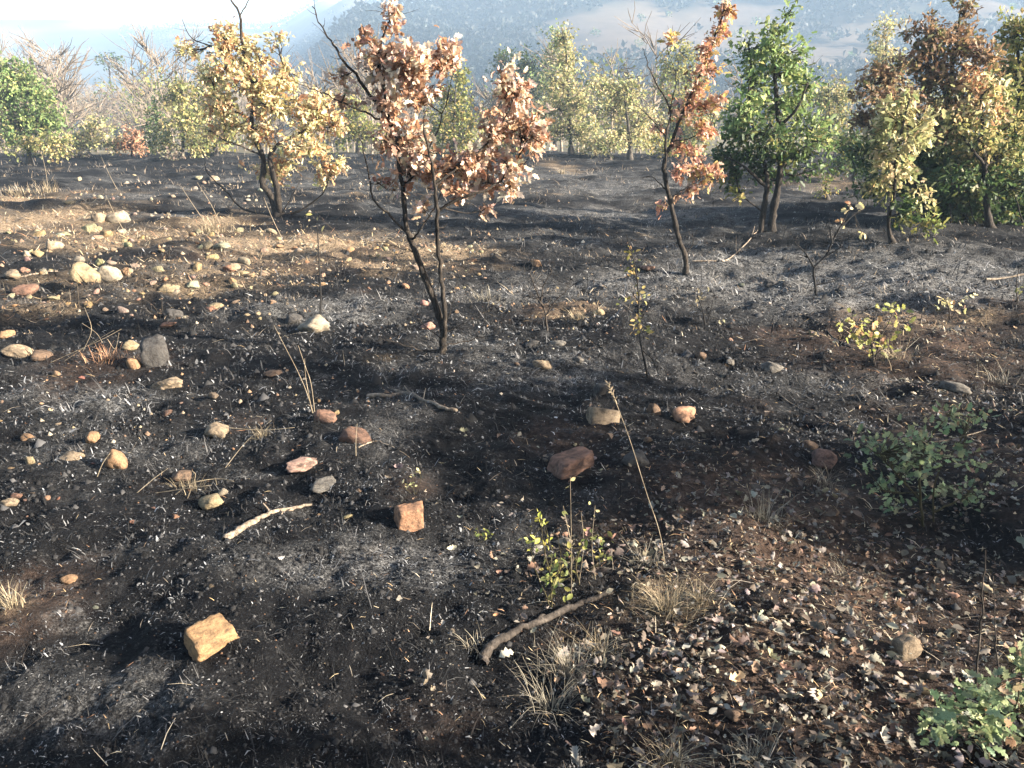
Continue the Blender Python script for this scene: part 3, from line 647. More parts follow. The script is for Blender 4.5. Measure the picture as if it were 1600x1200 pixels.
# trees out of the frame to the right that shade the foreground
def shade_tree(i, x, y, h, w, lab, pal=OLIVE, hole=.5):
    g = np.array([x, y, float(gz(x, y))]); root = empty('oak_tree', g); tag(root, lab, 'tree')
    m = MB(); c = curve([g-[0,0,.05], g+[.05,.03,h*.3], g+[-.05,.06,h*.6], g+[.02,0,h*.92]], 5); m.tube(c, np.linspace(.06, .012, len(c)), 8)
    m.build('trunk', BARK, root, g); b = MB(); ps, cs = [], []
    for k in range(int(26)):
        t = random.uniform(.28, 1); a = random.uniform(0, 6.28); rr = w*random.uniform(.35, 1)*math.sin(math.pi*min(.95, t*.85+.1))
        s0 = c[int(t*.85*(len(c)-1))]; e = np.array([x+rr*math.cos(a), y+rr*math.sin(a), g[2]+h*t])
        b.tube(curve([s0, (s0+e)/2-[0,0,.05], e], 4), np.linspace(.014, .004, 9), 4)
        nn = int(95*hole); q = e+RNG.normal(size=(nn, 3))*np.array([.2, .2, .15])*w*.75; ps.append(q); cs.append(pick(pal, nn))
    tag(b.build('twigs', BARK, root, g), kind='stuff'); p = np.vstack(ps); dd = RNG.normal(size=p.shape); nn = RNG.normal(size=p.shape); nn[:, 2] += .7
    p[:, 2] = np.maximum(p[:, 2], g[2]+.15)
    o = leaf_mesh('crown', p, frames(dd, nn), RNG.uniform(.06, .11, len(p)), np.vstack(cs), MID, LEAF_A, root, g); tag(o, kind='stuff')
for i, (x, y, h, w, hole, lab) in enumerate([(5.2,3.1,2.7,.85,1.2,'oak just beyond the right edge whose shade crosses the charred middle ground'),
        (4.3,2.3,1.8,.7,1.1,'low oak beyond the right edge shading the leafy green seedling'), (3.5,.15,2.0,.7,1.0,'oak beyond the right edge, level with the viewer'),
        (6.6,1.5,2.3,.6,.9,'young oak further out to the right of the leaf litter')]):
    shade_tree(i, x, y, h, w, lab, hole=hole)

# ------------------------------------------------------------------ stones
def ico(sub):
    import bmesh
    b = bmesh.new(); bmesh.ops.create_icosphere(b, subdivisions=sub, radius=1)
    b.verts.ensure_lookup_table(); V = np.array([v.co[:] for v in b.verts]); F = np.array([[v.index for v in f.verts] for f in b.faces]); b.free(); return V, F
ICO = {s: ico(s) for s in (2, 3, 4)}
def rock_mesh(seed, sub, ang_=.5, mat=None, block=False):
    r = np.random.default_rng(seed); V, F = ICO[sub]
    n = r.normal(size=(15, 3)); n /= np.linalg.norm(n, axis=1)[:, None]; h = r.uniform(.62, 1.0, 15)
    if block:
        ax = np.array([(1,0,0),(-1,0,0),(0,1,0),(0,-1,0),(0,0,1),(0,0,-1)], float)+r.normal(size=(6, 3))*.16
        n[:6] = ax/np.linalg.norm(ax, axis=1)[:, None]; h[:6] = r.uniform(.6, .75, 6); h[6:] = r.uniform(.86, 1.1, 9)
    dn = np.clip(V@n.T, .04, None); q = h[None]/dn
    p = 16+70*ang_; rr = np.power(np.sum(np.power(np.minimum(q, 6), -p), 1), -1/p)
    rr = np.minimum(rr, 1.35)*(1-.0); W = V*rr[:, None]
    k = 3.1
    W += V*((.025 if block else .07)*noise(W[:, 0]*k+seed, W[:, 1]*k+W[:, 2]*2.1, 61)+(.02 if block else .04)*noise(W[:, 0]*8+W[:, 2]*5, W[:, 1]*8+seed, 62)+.02*noise(W[:, 0]*17+seed, W[:, 1]*15+W[:, 2]*13, 63))[:, None]
    lo, hi = W.min(0), W.max(0); W = (W-(lo+hi)/2)/((hi-lo)/2)
    return mesh_np('stone', W, F, mat or ROCK, None, True)
def stone(u, v, w, h, colr, label, seed, group=None, ang_=.5, sub=3, me=None, sink=.22, rz=None, tilt=.15, mat=None, dr=.8):
    g = G(u, v+h*.40); k = pxm(g); hw = w*k/2; sf = (CAM_H-g[2])/math.hypot(CAM_H-g[2], g[1]); dep = max(min(dr*hw, .6*h*k/max(sf, .1)), .35*hw)
    hh = max((h*k*1.25-1.5*dep*sf)/(2*math.sqrt(1-sf*sf)), .28*hw)
    o = link('stone', me or rock_mesh(seed, sub, ang_, mat, ang_ >= .8)); r = random.Random(seed)
    o.scale = (hw, dep, hh)
    o.rotation_euler = (r.uniform(-tilt, tilt), r.uniform(-tilt, tilt), rz if rz is not None else r.uniform(-.4, .4))
    o.location = (g[0], g[1]+dep*.5, float(gz(g[0], g[1]+dep*.5))+hh*(1-2*sink)); o.color = (*colr, 1)
    tag(o, label, 'stone', group); return o
TAN=(.225,.172,.118); ORA=(.26,.16,.092); PAL=(.265,.222,.165); RED=(.17,.098,.07); DGR=(.065,.061,.058); GRY=(.13,.118,.103); YEL=(.255,.2,.122); BRN=(.13,.087,.06)
HERO = [ # u, v, w, h, colour, label, angularity
 (131,425,42,42,YEL,'tall rounded tan boulder standing against its paler neighbour',.05),(170,426,38,32,PAL,'rounded pale boulder right of the tall tan boulder',.0),
 (197,424,18,15,ORA,'small orange stone right of the two rounded boulders',.3),(182,338,36,22,PAL,'pale smooth boulder on the straw strip in front of the far field',.2),
 (152,339,22,18,TAN,'smaller tan stone touching the pale boulder on the straw strip',.3),(37,452,40,24,RED,'dusty red stone below the long pale stick',.4),
 (16,430,30,15,TAN,'flat tan stone at the end of the long pale stick',.4),(9,521,24,17,ORA,'rounded orange stone above the low tan slab pair',.1),
 (23,547,52,28,TAN,'low tan slab beside a smaller brownish one',.4),(62,556,38,20,BRN,'brownish stone at the end of the low tan slab',.4),
 (208,567,22,22,ORA,'small round orange stone leaning at the foot of the dark pointed rock',.05),(243,548,44,60,DGR,'dark grey pointed rock standing upright',.9),
 (203,541,26,18,YEL,'mossy yellow stone behind the dark pointed rock',.3),(258,595,50,27,TAN,'tan loaf-shaped stone before the dark pointed rock',.2),
 (270,489,30,20,DGR,'dark sooty stone lying behind the dark pointed rock',.6),(262,507,24,11,RED,'thin red stone between two dark rocks',.4),
 (487,506,52,34,PAL,'pale ridged rock with a sunlit split face at the burnt stalk',.55),(455,497,30,18,DGR,'dark stone at the shaded end of the pale ridged rock',.6),
 (334,477,30,13,YEL,'flat pale yellow stone lying alone on black ash',.3),(262,451,34,14,YEL,'long yellow stone right of the rounded boulders',.3),
 (425,583,30,12,BRN,'flat brown stone in the black shade behind the dry stalks',.5),(508,650,36,24,RED,'reddish stone at the foot of the tall dry stalks',.3),
 (43,681,24,13,ORA,'small orange stone above a yellow pebble',.2),(106,709,42,21,TAN,'flat tan stone left of the bright orange stone',.3),
 (182,716,34,38,ORA,'bright orange stone with a dry stem leaning on it',.4),(144,684,22,20,ORA,'orange-brown knob of stone behind the bright orange stone',.3),
 (46,719,16,15,YEL,'yellowish pebble left of the flat tan stone',.2),(10,784,30,17,TAN,'flat tan stone under a small red one',.3),(24,774,18,11,RED,'small red stone lying on the flat tan stone',.3),
 (335,671,40,26,TAN,'tan block with a dark side left of the straw wisp',.6),(283,743,30,20,BRN,'brown stone behind the crossed straw stems',.4),
 (326,783,40,26,YEL,'rounded yellow-tan stone in front of the crossed straw stems',.2),(348,768,16,13,PAL,'pale pebble touching the rounded yellow-tan stone',.2),
 (470,727,48,22,(.34,.22,.17),'flat pinkish slab between straw and black ash',.5),(507,758,52,19,GRY,'long flat grey stone below the pinkish slab',.5),
 (330,992,78,56,(.30,.185,.095),'large squared orange sandstone block with a sooty top on black ash',1.0),(106,904,26,17,ORA,'lone small orange stone on the dark ash beside the tree shadow',.3),
 (892,720,84,50,RED,'large flat red-brown slab at the edge of the leaf litter',.9),(637,806,50,44,(.27,.15,.09),'brown angular rock with an orange broken face',.8),
 (943,645,50,36,TAN,'grey-tan angular block behind the seed-headed grass stem',.9),(1022,638,22,26,BRN,'brown upright stone between two larger tan blocks',.5),
 (1072,645,42,30,(.33,.19,.12),'tan and red block right of the brown upright stone',.6),(993,712,44,32,DGR,'dark grey stone beside the large red-brown slab',.7),
 (557,678,52,30,(.12,.07,.05),'dark brown rock beside the reddish stone under dry stalks',.5),(881,848,30,11,PAL,'thin pale stone lying behind the yellow herb',.4),
 (939,606,22,28,DGR,'dark grey shard standing behind the grey-tan block',.8),(847,570,30,18,TAN,'tan stone with a black side in the shade right of the two-stemmed oak',.7),
 (830,535,26,12,DGR,'flat dark stone left of its twin near the bare shrub',.5),(873,535,28,13,GRY,'flat grey stone right of its dark twin near the bare shrub',.5),
 (903,560,22,13,GRY,'small grey stone uphill of the tan stone with a black side',.5),(860,591,28,11,GRY,'thin grey slab below the tan stone with a black side',.5),
 (938,487,20,13,YEL,'small bright yellow stone on the straw patch by the bare shrub',.2),(838,410,18,13,ORA,'small orange stone behind the bare shrub',.2),
 (667,508,26,15,(.36,.2,.15),'pinkish stone left of the two-stemmed oak foot',.3),(663,473,14,9,(.38,.2,.16),'tiny pink stone behind the two-stemmed oak foot',.3),
 (1013,420,24,9,RED,'flat reddish stone uphill of the yellowed upright sprig',.4),(1208,440,28,14,DGR,'dark flat stone on the grey ash left of the forked sapling',.6),
 (1095,555,18,13,BRN,'small brown stone in the shade below the bare double twig',.4),(1141,567,18,10,GRY,'small grey flake of stone in the shade right of the brown one',.4),
 (1208,573,36,22,GRY,'grey-brown block in the dark shade left of the lit litter',.6),(1271,520,15,11,YEL,'small pale stone under the charred crooked stick',.3),
 (1495,603,44,24,GRY,'grey stone behind the leafy green seedling',.5),(1290,716,38,32,(.16,.10,.08),'dull red slab propped left of the leafy green seedling',.8),(1265,693,30,18,BRN,'brown flat stone behind the dull red slab',.5),
 (1416,1013,42,40,TAN,'tan angular stone with a dark underside on the leaf litter',.9),(1148,1117,30,22,BRN,'brown rounded stone among the fallen leaves',.3)]
for i, (u, v, w, h, c, lab, an) in enumerate(HERO):
    big = w > 40
    stone(u, v, w, h, c, lab, 100+i, ang_=an, sub=4 if w > 45 else 3, mat=ROCKC if (c in (YEL, PAL, ORA) and i != 35) else ROCK, sink=.33 if h > .45*w else .40,
          tilt=.28 if an > .6 else .12, rz={35: .75}.get(i))
# scattered smaller stones
SM = [rock_mesh(400+i, 3, .2+.08*i, ROCKC) for i in range(10)]
zones = [ # count, u0,u1,v0,v1, sizes px, colours, label, group
 (140,0,460,355,500,(8,18),[YEL,PAL,TAN,ORA,TAN],' sunlit stone strewn over ash around the rounded boulders','stones strewn around the rounded boulders'),
 (40,440,760,375,450,(7,15),[YEL,PAL,ORA,TAN],' sunlit stone on the straw strip behind the two-stemmed oak','stones on the straw strip behind the oak'),
 (26,60,420,262,335,(5,12),[PAL,TAN],' stone on the far burnt field before the yellow oak','stones on the far burnt field'),
 (34,0,560,560,820,(6,13),[ORA,TAN,BRN,RED],' stone lying on black ash around the bright orange stone','small stones around the bright orange stone'),
 (16,700,1250,440,700,(6,14),[BRN,GRY,TAN],' stone half sunk in the shaded ash','dull stones in the shaded ash'),
 (12,0,700,820,1150,(5,11),[BRN,ORA,GRY],' pebble on the black ash near the large squared block','pebbles near the large squared block'),
 (12,1000,1560,700,1150,(6,14),[BRN,GRY,TAN],' pebble showing between the fallen leaves','pebbles between the fallen leaves')]
rs = random.Random(5); q = 0
for (n, u0, u1, v0, v1, sz, cl, lab, grp) in zones:
    for i in range(n):
        w = rs.uniform(*sz)*rs.choice([.5, .65, .8, 1, 1, 1.5]); cb_ = rs.choice(cl); c = tuple(a*rs.uniform(.85, 1.12) for a in cb_); cn = {YEL: 'yellowish', PAL: 'pale cream', TAN: 'tan', ORA: 'orange', BRN: 'brown', RED: 'reddish', GRY: 'grey'}[cb_]
        stone(rs.uniform(u0, u1), rs.uniform(v0, v1), w, w*rs.uniform(.4, .75), c, ('tiny ' if w < .62*sz[1] else 'larger ' if w > 1.15*sz[1] else '')+cn+lab, 2000+q, grp, me=SM[q % 10], rz=rs.uniform(0, 6.28), tilt=.4, sink=.42); q += 1

# ------------------------------------------------------------------ fallen branches and sticks
def fallen(name, label, pts, r0, r1, mat, spurs=(), lift=.35, cat='branch'):
    g = [G(u, v) for u, v in pts]; m = MB(); base = g[0]
    c = curve(g, 6, .003); n = len(c); r = np.linspace(r0, r1, n)*(1+.1*RNG.normal(size=n))
    c[:, 2] = np.maximum(gz(c[:, 0], c[:, 1])+r*lift, (c[:, 2]+r*lift)); c[1:-1, 2] = (c[:-2, 2]+c[1:-1, 2]+c[2:, 2])/3
    root = empty(name, base); tag(root, label, cat)
    m.tube(c, r, 8, rough=.07); m.build('stem', mat, root, base)
    for (a, b, h) in spurs:          # a: point on the stem in pixels, b: tip in pixels, h: tip height
        A = G(*a); i = np.argmin(np.hypot(c[:, 0]-A[0], c[:, 1]-A[1])); A = c[i]; k = ray(*b); B0 = G(b[0], b[1])
        t = (A[1]+(B0[1]-A[1])*(1-h))/k[1]; B = np.array([0, 0, CAM_H])+k*t
        s = MB(); cc = curve([A, (A+B)/2+RNG.normal(size=3)*.008, B], 4); s.tube(cc, np.linspace(r[i]*.7, r1*.4, len(cc)), 6, rough=.05); s.build('spur', mat, root, base)
    return root
fallen('fallen_branch','pale sunlit dead branch with a short spur on black ash',[(352,845),(375,830),(400,815),(418,805),(450,797),(487,789)],.0155,.006,DEADWOOD,[((418,805),(411,786),.6),((450,797),(440,806),0)])
fallen('fallen_branch','forked pale branch in the shade below the two-stemmed oak',[(575,621),(605,621),(634,616),(660,626),(690,638),(714,642)],.015,.009,DEADWOOD,[((634,616),(606,606),0),((640,618),(632,603),.4)])
fallen('fallen_branch','thick curved dark branch lying between ash and leaf litter',[(754,1042),(762,1021),(800,993),(838,976),(896,951),(925,938),(960,924)],.0155,.008,DARKWOOD,[((838,976),(855,962),.3)],lift=.55)
fallen('fallen_branch','crooked pale branch lying beside the slender oak foot',[(1082,409),(1108,408),(1130,408),(1150,397),(1172,374),(1186,358)],.012,.007,DEADWOOD,[((1150,397),(1150,368),.8),((1130,408),(1160,416),0),((1172,374),(1180,350),.5)])
fallen('fallen_stick','long pale stick pointing at the rounded boulders',[(-10,435),(30,433),(60,428),(90,424)],.010,.006,DEADWOOD,cat='stick')
fallen('fallen_stick','pale stick at the border of the grey ash by the thicket',[(1540,437),(1570,435),(1610,427)],.014,.009,DEADWOOD,cat='stick')
fallen('fallen_stick','charred crooked stick slanting into the lit litter',[(1256,494),(1271,501),(1295,526),(1330,544)],.013,.007,CHARBARK,[((1271,501),(1284,496),.2)],cat='stick')
fallen('fallen_stick','thin curved twig on the litter below the tan angular stone',[(1340,1040),(1380,1075),(1402,1110),(1398,1135)],.005,.002,DARKWOOD,cat='stick')
fallen('fallen_stick','thin dark twig across the leaf litter beside the dry grass',[(1040,1040),(1080,1038),(1120,1022),(1150,1000)],.004,.002,DARKWOOD,cat='stick')
fallen('fallen_stick','straight thin pale twig near the leafy green seedling',[(1190,600),(1250,640),(1300,665)],.005,.003,DEADWOOD,cat='stick')
fallen('fallen_stick','thin pale twig on the shaded litter right of the dark block',[(1390,655),(1450,690),(1540,672)],.005,.003,DEADWOOD,cat='stick')
fallen('fallen_stick','short thin twig by the pinkish slab',[(560,700),(590,690),(640,715)],.004,.002,DEADWOOD,cat='stick')

# ------------------------------------------------------------------ dry stalks and grass
def stalks(name, label, base, stems, mat=STALKM, r=.003, head=None, cat='stalk', leaves=None, lean=0.0):
    g = G(*base); D = g[1]; root = empty(name, g); tag(root, label, cat)
    for si, st_ in enumerate(stems):
        w = 0; pts = []
        for i, p in enumerate(st_):
            pts.append(P(p[0], p[1], D+lean*i+w)); w += RNG.normal()*.02
        if si == 0 or abs(st_[0][1]-base[1]) < 12: pts[0][2] = float(gz(pts[0][0], pts[0][1]))-.01
        m = MB(); c = curve(pts, 5); m.tube(c, np.linspace(r, r*.45, len(c)), 5); m.build('stem', mat, root, g)
        if head and si == 0:
            h = MB(); L = c[-1]-c[-2]; L /= np.linalg.norm(L)
            for k in range(26):
                a = c[-1]-L*.004*k; d = RNG.normal(size=3)*.5+L; d /= np.linalg.norm(d); h.tube(np.array([a, a+d*.008, a+d*.017]), [.0012, .0022, .0004], 4)
            h.build('seed_head', mat, root, g)
    if leaves:
        for (u, v, n, s, pal, kind) in leaves:
            for k in range(n):
                p = P(u+random.gauss(0, 7), v+random.gauss(0, 6), D+random.gauss(0, .03)); R = frames(RNG.normal(size=(1, 3)), RNG.normal(size=(1, 3))+[0, -.3, .8])[0]
                leaf_obj((LEAFMESH if kind == 'oak' else OVALMESH)[k % (3 if kind == 'oak' else 1)], p, R, s*random.uniform(.7, 1.2), pick(pal, 1)[0], root, g)
    return root
stalks('grass_stalk','tall leaning straw-coloured grass stem with a seed head',(1040,882),[[(1040,882),(1030,830),(1010,770),(985,690),(962,628),(950,600)]],r=.0018,head=True,cat='grass stem')
stalks('dry_stalks','three tall dry stalks rising from the reddish stone',(490,645),[[(490,645),(478,610),(465,580),(447,545),(428,508)],[(492,646),(486,600),(478,575),(466,540)],[(488,643),(478,592),(476,560)]],r=.0022,cat='stalks')
stalks('burnt_stalk','thin straight burnt stalk with a leaf bud at its tip',(500,498),[[(500,498),(501,460),(499,420),(497,380),(496,352)]],mat=CHARBARK,r=.009,leaves=[(495,342,3,.05,YGREEN,'oval')])
stalks('dry_stalks','fan of dry straw stems lying left of the dark pointed rock',(75,566),[[(75,566),(120,548),(160,530),(190,514)],[(95,562),(140,538),(178,516)],[(130,548),(143,515),(132,480)],[(160,535),(150,520),(128,505)],[(168,530),(180,545),(186,520)]],r=.0022,cat='stalks')
stalks('dry_stalks','dry stems crossing in front of the brown stone',(210,770),[[(210,770),(240,748),(262,732)],[(270,765),(300,755),(340,748),(365,752)],[(235,775),(280,765),(330,758)],[(290,770),(305,745),(300,735)]],r=.0026,cat='stalks')
stalks('dry_stalk','dry stem leaning on the bright orange stone',(150,745),[[(150,745),(160,725),(172,708)]],r=.0026)
stalks('dry_stalk','long thin straw stem slanting above the tan block',(350,730),[[(350,730),(385,690),(424,657)],[(352,668),(410,672),(460,668)]],r=.0024)
stalks('dry_stalk','short upright straw in front of the dark brown rock',(556,712),[[(556,712),(556,690),(558,662)]],r=.0022)
for i, (b, pts, lab) in enumerate([((200,370),[(200,372),(182,340),(165,305)],'thin dry stalk leaning left behind the pale smooth boulder'),((185,298),[(185,300),(172,275),(158,245)],'thin dry stalk leaning left on the far burnt field'),
     ((325,352),[(325,354),(305,325),(282,290)],'thin dry stalk leaning left, beside the wide straw tuft'),((345,352),[(345,354),(330,320),(308,285)],'second thin leaning stalk beside the wide straw tuft'),
     ((440,370),[(440,372),(425,340),(412,308)],'thin dry stalk leaning left below the yellow oak'),((75,300),[(75,302),(72,270),(64,235)],'tall dry stalk at the straw strip before the rounded green tree'),
     ((5,490),[(5,495),(8,460),(4,440)],'short dark stalk beside the dusty red stone'),((1300,460),[(1345,500),(1330,470),(1305,455)],'arching dry stem over the lit litter')]):
    stalks('dry_stalk', lab, b, [pts], r=.006 if b[1] < 380 else .004)
stalks('dry_stalks','dry forked stems with tiny seed pods above the yellow herb',(893,930),[[(893,930),(893,860),(892,800),(891,745)],[(893,850),(884,810),(880,790)],[(930,905),(925,850),(930,790)],[(905,910),(912,850),(908,800)]],r=.0014,cat='stalks',
       leaves=[(891,748,2,.02,PALEYG,'oval'),(884,806,3,.02,YGREEN,'oval'),(928,800,3,.018,PALEYG,'oval')])
def tuft(u, v, hpx, wpx, n, label, pal, seed, group=None, droop=1.0):
    R_ = np.random.default_rng(seed); g = G(u, v); k = pxm(g); root = empty('grass_tuft', g); tag(root, label, 'grass tuft', group)
    vs, fs, cs = [], [], []; nn = 0; cols = np.array(pal)
    for i in range(n):
        a = R_.uniform(0, 6.28); rr = abs(R_.normal())*wpx*k*.28; b = np.array([g[0]+rr*math.cos(a), g[1]+rr*math.sin(a)*.8, 0]); b[2] = float(gz(b[0], b[1]))-.005
        L = hpx*k*R_.uniform(.25, 1.1); a2 = a+R_.normal()*1.1; out = R_.uniform(.1, 1.3)*droop; w = R_.uniform(.0005, .0012)*max(1, g[1]/3.5)
        t = np.linspace(0, 1, 5); px_ = b+np.stack([np.cos(a2)*out*L*t**1.6, np.sin(a2)*out*L*t**1.6, L*(t*(1-.35*out*t))], -1)
        sd = np.array([-math.sin(a2), math.cos(a2), 0])*w
        V = np.empty((10, 3)); V[0::2] = px_-sd*(1-.75*t[:, None]); V[1::2] = px_+sd*(1-.75*t[:, None])
        vs.append(V); fs += [(nn+2*j, nn+2*j+1, nn+2*j+3, nn+2*j+2) for j in range(4)]; nn += 10
        cs.append(np.repeat(cols[R_.integers(len(cols))][None]*R_.uniform(.7, 1.2), 10, 0))
    o = link('blades', mesh_np('blades', np.vstack(vs)-g, np.array(fs), STRAWM, np.vstack(cs)), root); tag(o, kind='stuff')
STR = [(.3,.24,.155),(.24,.19,.12),(.36,.3,.2),(.15,.115,.07),(.09,.07,.05)]; RST = [(.40,.22,.13),(.46,.28,.16),(.32,.17,.1)]; GST = [(.21,.185,.14),(.15,.13,.10),(.27,.24,.18),(.08,.07,.055)]
for i, (u, v, h, w, n, p, lab) in enumerate([(1045,955,60,70,130,STR,'bushy straw tuft right of the thick curved branch end'),(1095,945,50,50,70,STR,'smaller straw tuft joined to the bushy one'),
    (885,1045,50,110,100,GST,'loose dry grass spreading below the thick curved branch'),(940,1020,48,60,50,STR,'thin straw tuft beside the loose dry grass'),(1195,815,62,80,60,GST,'drooping pale grass tuft in the shaded litter'),
    (335,362,32,80,90,STR,'wide straw tuft below the yellow oak'),(410,683,22,34,50,STR,'small straw wisp right of the tan block'),(1010,880,40,50,50,GST,'grey dry grass at the foot of the leaning seed stem'),
    (860,1110,70,70,50,GST,'sparse dry grass in front of the loose dry grass'),(1050,1195,60,80,60,STR,'straw tuft at the near end of the leaf litter'),(1180,1190,50,70,50,GST,'second straw tuft at the near end of the litter'),
    (30,305,14,90,90,STR,'straw-coloured dry grass on the straw strip under the rounded green tree'),(75,300,24,40,40,STR,'taller straw grass beside the tall dry stalk'),(880,272,10,30,50,STR,'straw tuft on the far burnt field below the slim pale tree'),
    (20,945,44,60,60,STR,'straw tuft on the brown soil patch far from the leaf litter'),(300,765,26,60,50,STR,'flattened straw among the crossed dry stems'),(170,560,30,70,60,RST,'reddish straw beside the dark pointed rock'),
    (1290,760,40,60,30,GST,'few pale blades under the dull red slab'),(1395,560,40,60,60,STR,'straw around the stem of the sunlit sparse bush'),(760,470,24,60,50,GST,'grey wispy grass right of the two-stemmed oak'),(1320,900,30,70,30,GST,'few flattened blades on the open litter'),
    (1560,600,40,60,40,GST,'wispy grass behind the leafy green seedling'),(905,500,20,60,60,STR,'straw patch grass under the bare shrub'),(740,1010,34,40,26,GST,'few dry blades at the thick curved branch butt')]):
    tuft(u, v, h, w, int(n*2.2), lab, p, 700+i)

# ------------------------------------------------------------------ seedlings and small shrubs
def seedling(label, base, stems, clusters, pal, leaf, r=.006, mat=STEMM, kind='oak', name='seedling', cat='seedling', spread=8.0, twigs=0, jit=.12, up=.9):
    g = G(*base); D = g[1]; root = empty(name, g); tag(root, label, cat); S = []
    for si, st_ in enumerate(stems):
        dy = 0; pts = []
        for i, p in enumerate(st_):
            pts.append(P(p[0], p[1], D+dy)); dy += RNG.normal()*.025
        if si == 0 or abs(st_[0][1]-base[1]) < 10: pts[0][2] = float(gz(pts[0][0], pts[0][1]))-.01
        m = MB(); c = curve(pts, 5, .0015); rr = r if si == 0 else r*.65; m.tube(c, np.linspace(rr, rr*.35, len(c)), 6, rough=.06)
        for t in range(twigs):
            i = RNG.integers(len(c)//3, len(c)); d = RNG.normal(size=3); d[2] = abs(d[2]); d /= np.linalg.norm(d); L = RNG.uniform(.04, .13)*D/4
            m.tube(curve([c[i], c[i]+d*L*.5+RNG.normal(size=3)*.01, c[i]+d*L], 3), np.linspace(r*.25, r*.1, 7), 3)
        m.build('stem', mat, root, g); S += list(c)
    S = np.array(S); tw = MB()
    for (u, v, ru, rv, n) in clusters:
        n = int(n*(2.2 if pal is FRESH else 1.0))
        dep = random.gauss(0, jit)
        for k in range(n):
            a, b = random.gauss(0, .5), random.gauss(0, .5)
            p = P(u+a*ru, v+b*rv, D+dep+random.gauss(0, ru*pxm(g)*.5))
            if p[2] < gz(p[0], p[1])+.02: p[2] = float(gz(p[0], p[1]))+.02
            s0 = S[np.argmin(np.linalg.norm(S-p, axis=1))]
            if k % 3 == 0: tw.tube(curve([s0, (s0+p)/2+[0, 0, .01], p], 3), np.linspace(r*.3, r*.12, 7), 4)
            d = p-s0; d = d/(np.linalg.norm(d)+1e-6)+RNG.normal(size=3)*.8; R = frames(d[None], (RNG.normal(size=3)*.6+[0, -.25, up])[None])[0]
            leaf_obj((LEAFMESH if kind == 'oak' else OVALMESH)[k % (3 if kind == 'oak' else 1)], p, R, leaf*random.uniform(.6, 1.25), pick(pal, 1)[0], root, g)
    tw = tw.build('twigs', mat, root, g)
    if tw: tag(tw, kind='stuff')
    return root
seedling('leafy green oak seedling on thin dark stems, growing in the shaded litter',(1443,822),[[(1443,824),(1438,780),(1436,731),(1450,690),(1480,650)],[(1460,843),(1458,790),(1465,740),(1500,690),(1515,650)],[(1438,780),(1400,740),(1375,710)],[(1459,800),(1500,780),(1520,765)],[(1440,770),(1400,770),(1375,765)]],
  [(1378,705,42,28,34),(1455,705,50,34,36),(1420,735,40,24,26),(1487,652,30,20,20),(1520,655,26,20,14),(1374,762,36,18,18),(1515,772,30,22,16),(1465,775,36,28,18),(1520,720,24,26,10),(1430,680,30,20,16),(1400,790,24,14,8)],FRESH,.035,r=.0065)
seedling('bright green seedling at the near corner of the leaf litter',(1545,1185),[[(1545,1188),(1540,1140),(1535,1090)],[(1545,1186),(1580,1120),(1600,1050)],[(1542,1150),(1500,1120),(1470,1110)],[(1548,1180),(1600,1160),(1630,1140)]],
  [(1490,1115,44,22,20),(1540,1080,40,26,22),(1580,1110,44,34,26),(1550,1140,44,28,24),(1600,1040,24,40,18),(1500,1150,40,20,14),(1620,1150,40,40,16),(1465,1140,20,16,7)],FRESH,.036,r=.005)
seedling('yellow-green herb with small rounded leaves beside the thick curved branch',(862,948),[[(862,950),(860,900),(850,860),(845,810)],[(860,930),(875,880),(872,840)],[(862,945),(840,900),(828,850)],[(858,905),(862,860),(850,830)]],
  [(843,815,12,14,14),(836,850,16,14,14),(858,845,14,10,8)],[((.42,.38,.08),3),((.34,.34,.09),2)],.022,r=.003,kind='oval',name='herb',cat='herb')
h2 = seedling('grey-green herb growing round the foot of the dry forked stems',(905,912),[[(905,914),(900,880),(915,845),(935,835)],[(902,905),(880,880),(870,870)]],[(880,885,26,26,24),(868,915,24,22,20),(925,845,26,16,16),(900,865,24,16,12),(860,885,18,24,12),(940,880,20,16,8)],OLIVE,.026,r=.003,kind='oval',name='herb',cat='herb')
seedling('tiny yellow-green sprout behind the brown angular rock',(648,772),[[(648,774),(646,760),(645,742)],[(648,770),(628,758)],[(648,768),(658,748)]],[(644,756,8,8,8),(652,742,12,6,7),(632,756,6,6,4)],PALEYG,.02,r=.002,kind='oval',name='herb',cat='herb')
seedling('tiny green sprout on the ash left of the yellow herb',(748,848),[[(748,850),(748,835),(745,822)],[(748,846),(762,836)]],[(748,830,12,7,8),(760,838,10,6,6)],OLIVE,.022,r=.002,kind='oval',name='herb',cat='herb')
seedling('upright yellowed sprig with small leaves along a charred stem',(1012,590),[[(1012,592),(1006,560),(1000,530),(998,490),(996,440),(988,400),(978,365)],[(1004,548),(1018,560),(1030,585)],[(999,505),(1012,480),(1016,465)],[(998,470),(985,455)]],
  [(997,505,12,22,22),(1000,465,12,20,22),(990,425,12,20,22),(984,392,8,14,12),(975,470,8,8,6),(1010,520,8,12,8)],[((.26,.22,.07),4),((.36,.24,.10),3),((.16,.16,.05),3),((.4,.3,.12),1)],.034,r=.007,mat=CHARBARK,kind='oval',twigs=5)
seedling('bare forked burnt sapling with a few yellow leaves on the grey ash',(1275,462),[[(1275,464),(1273,440),(1272,418),(1290,400),(1302,375),(1318,345),(1330,318)],[(1272,418),(1258,395),(1240,378)],[(1288,402),(1305,392),(1318,385)],[(1300,378),(1295,350)],[(1262,402),(1250,398)],[(1312,355),(1335,335),(1352,325)],[(1275,445),(1300,440),(1312,434)]],
  [(1328,322,7,8,6),(1350,325,6,5,3),(1346,365,8,7,6),(1318,350,6,6,4)],YELLOW,.075,r=.014,mat=CHARBARK,twigs=4)
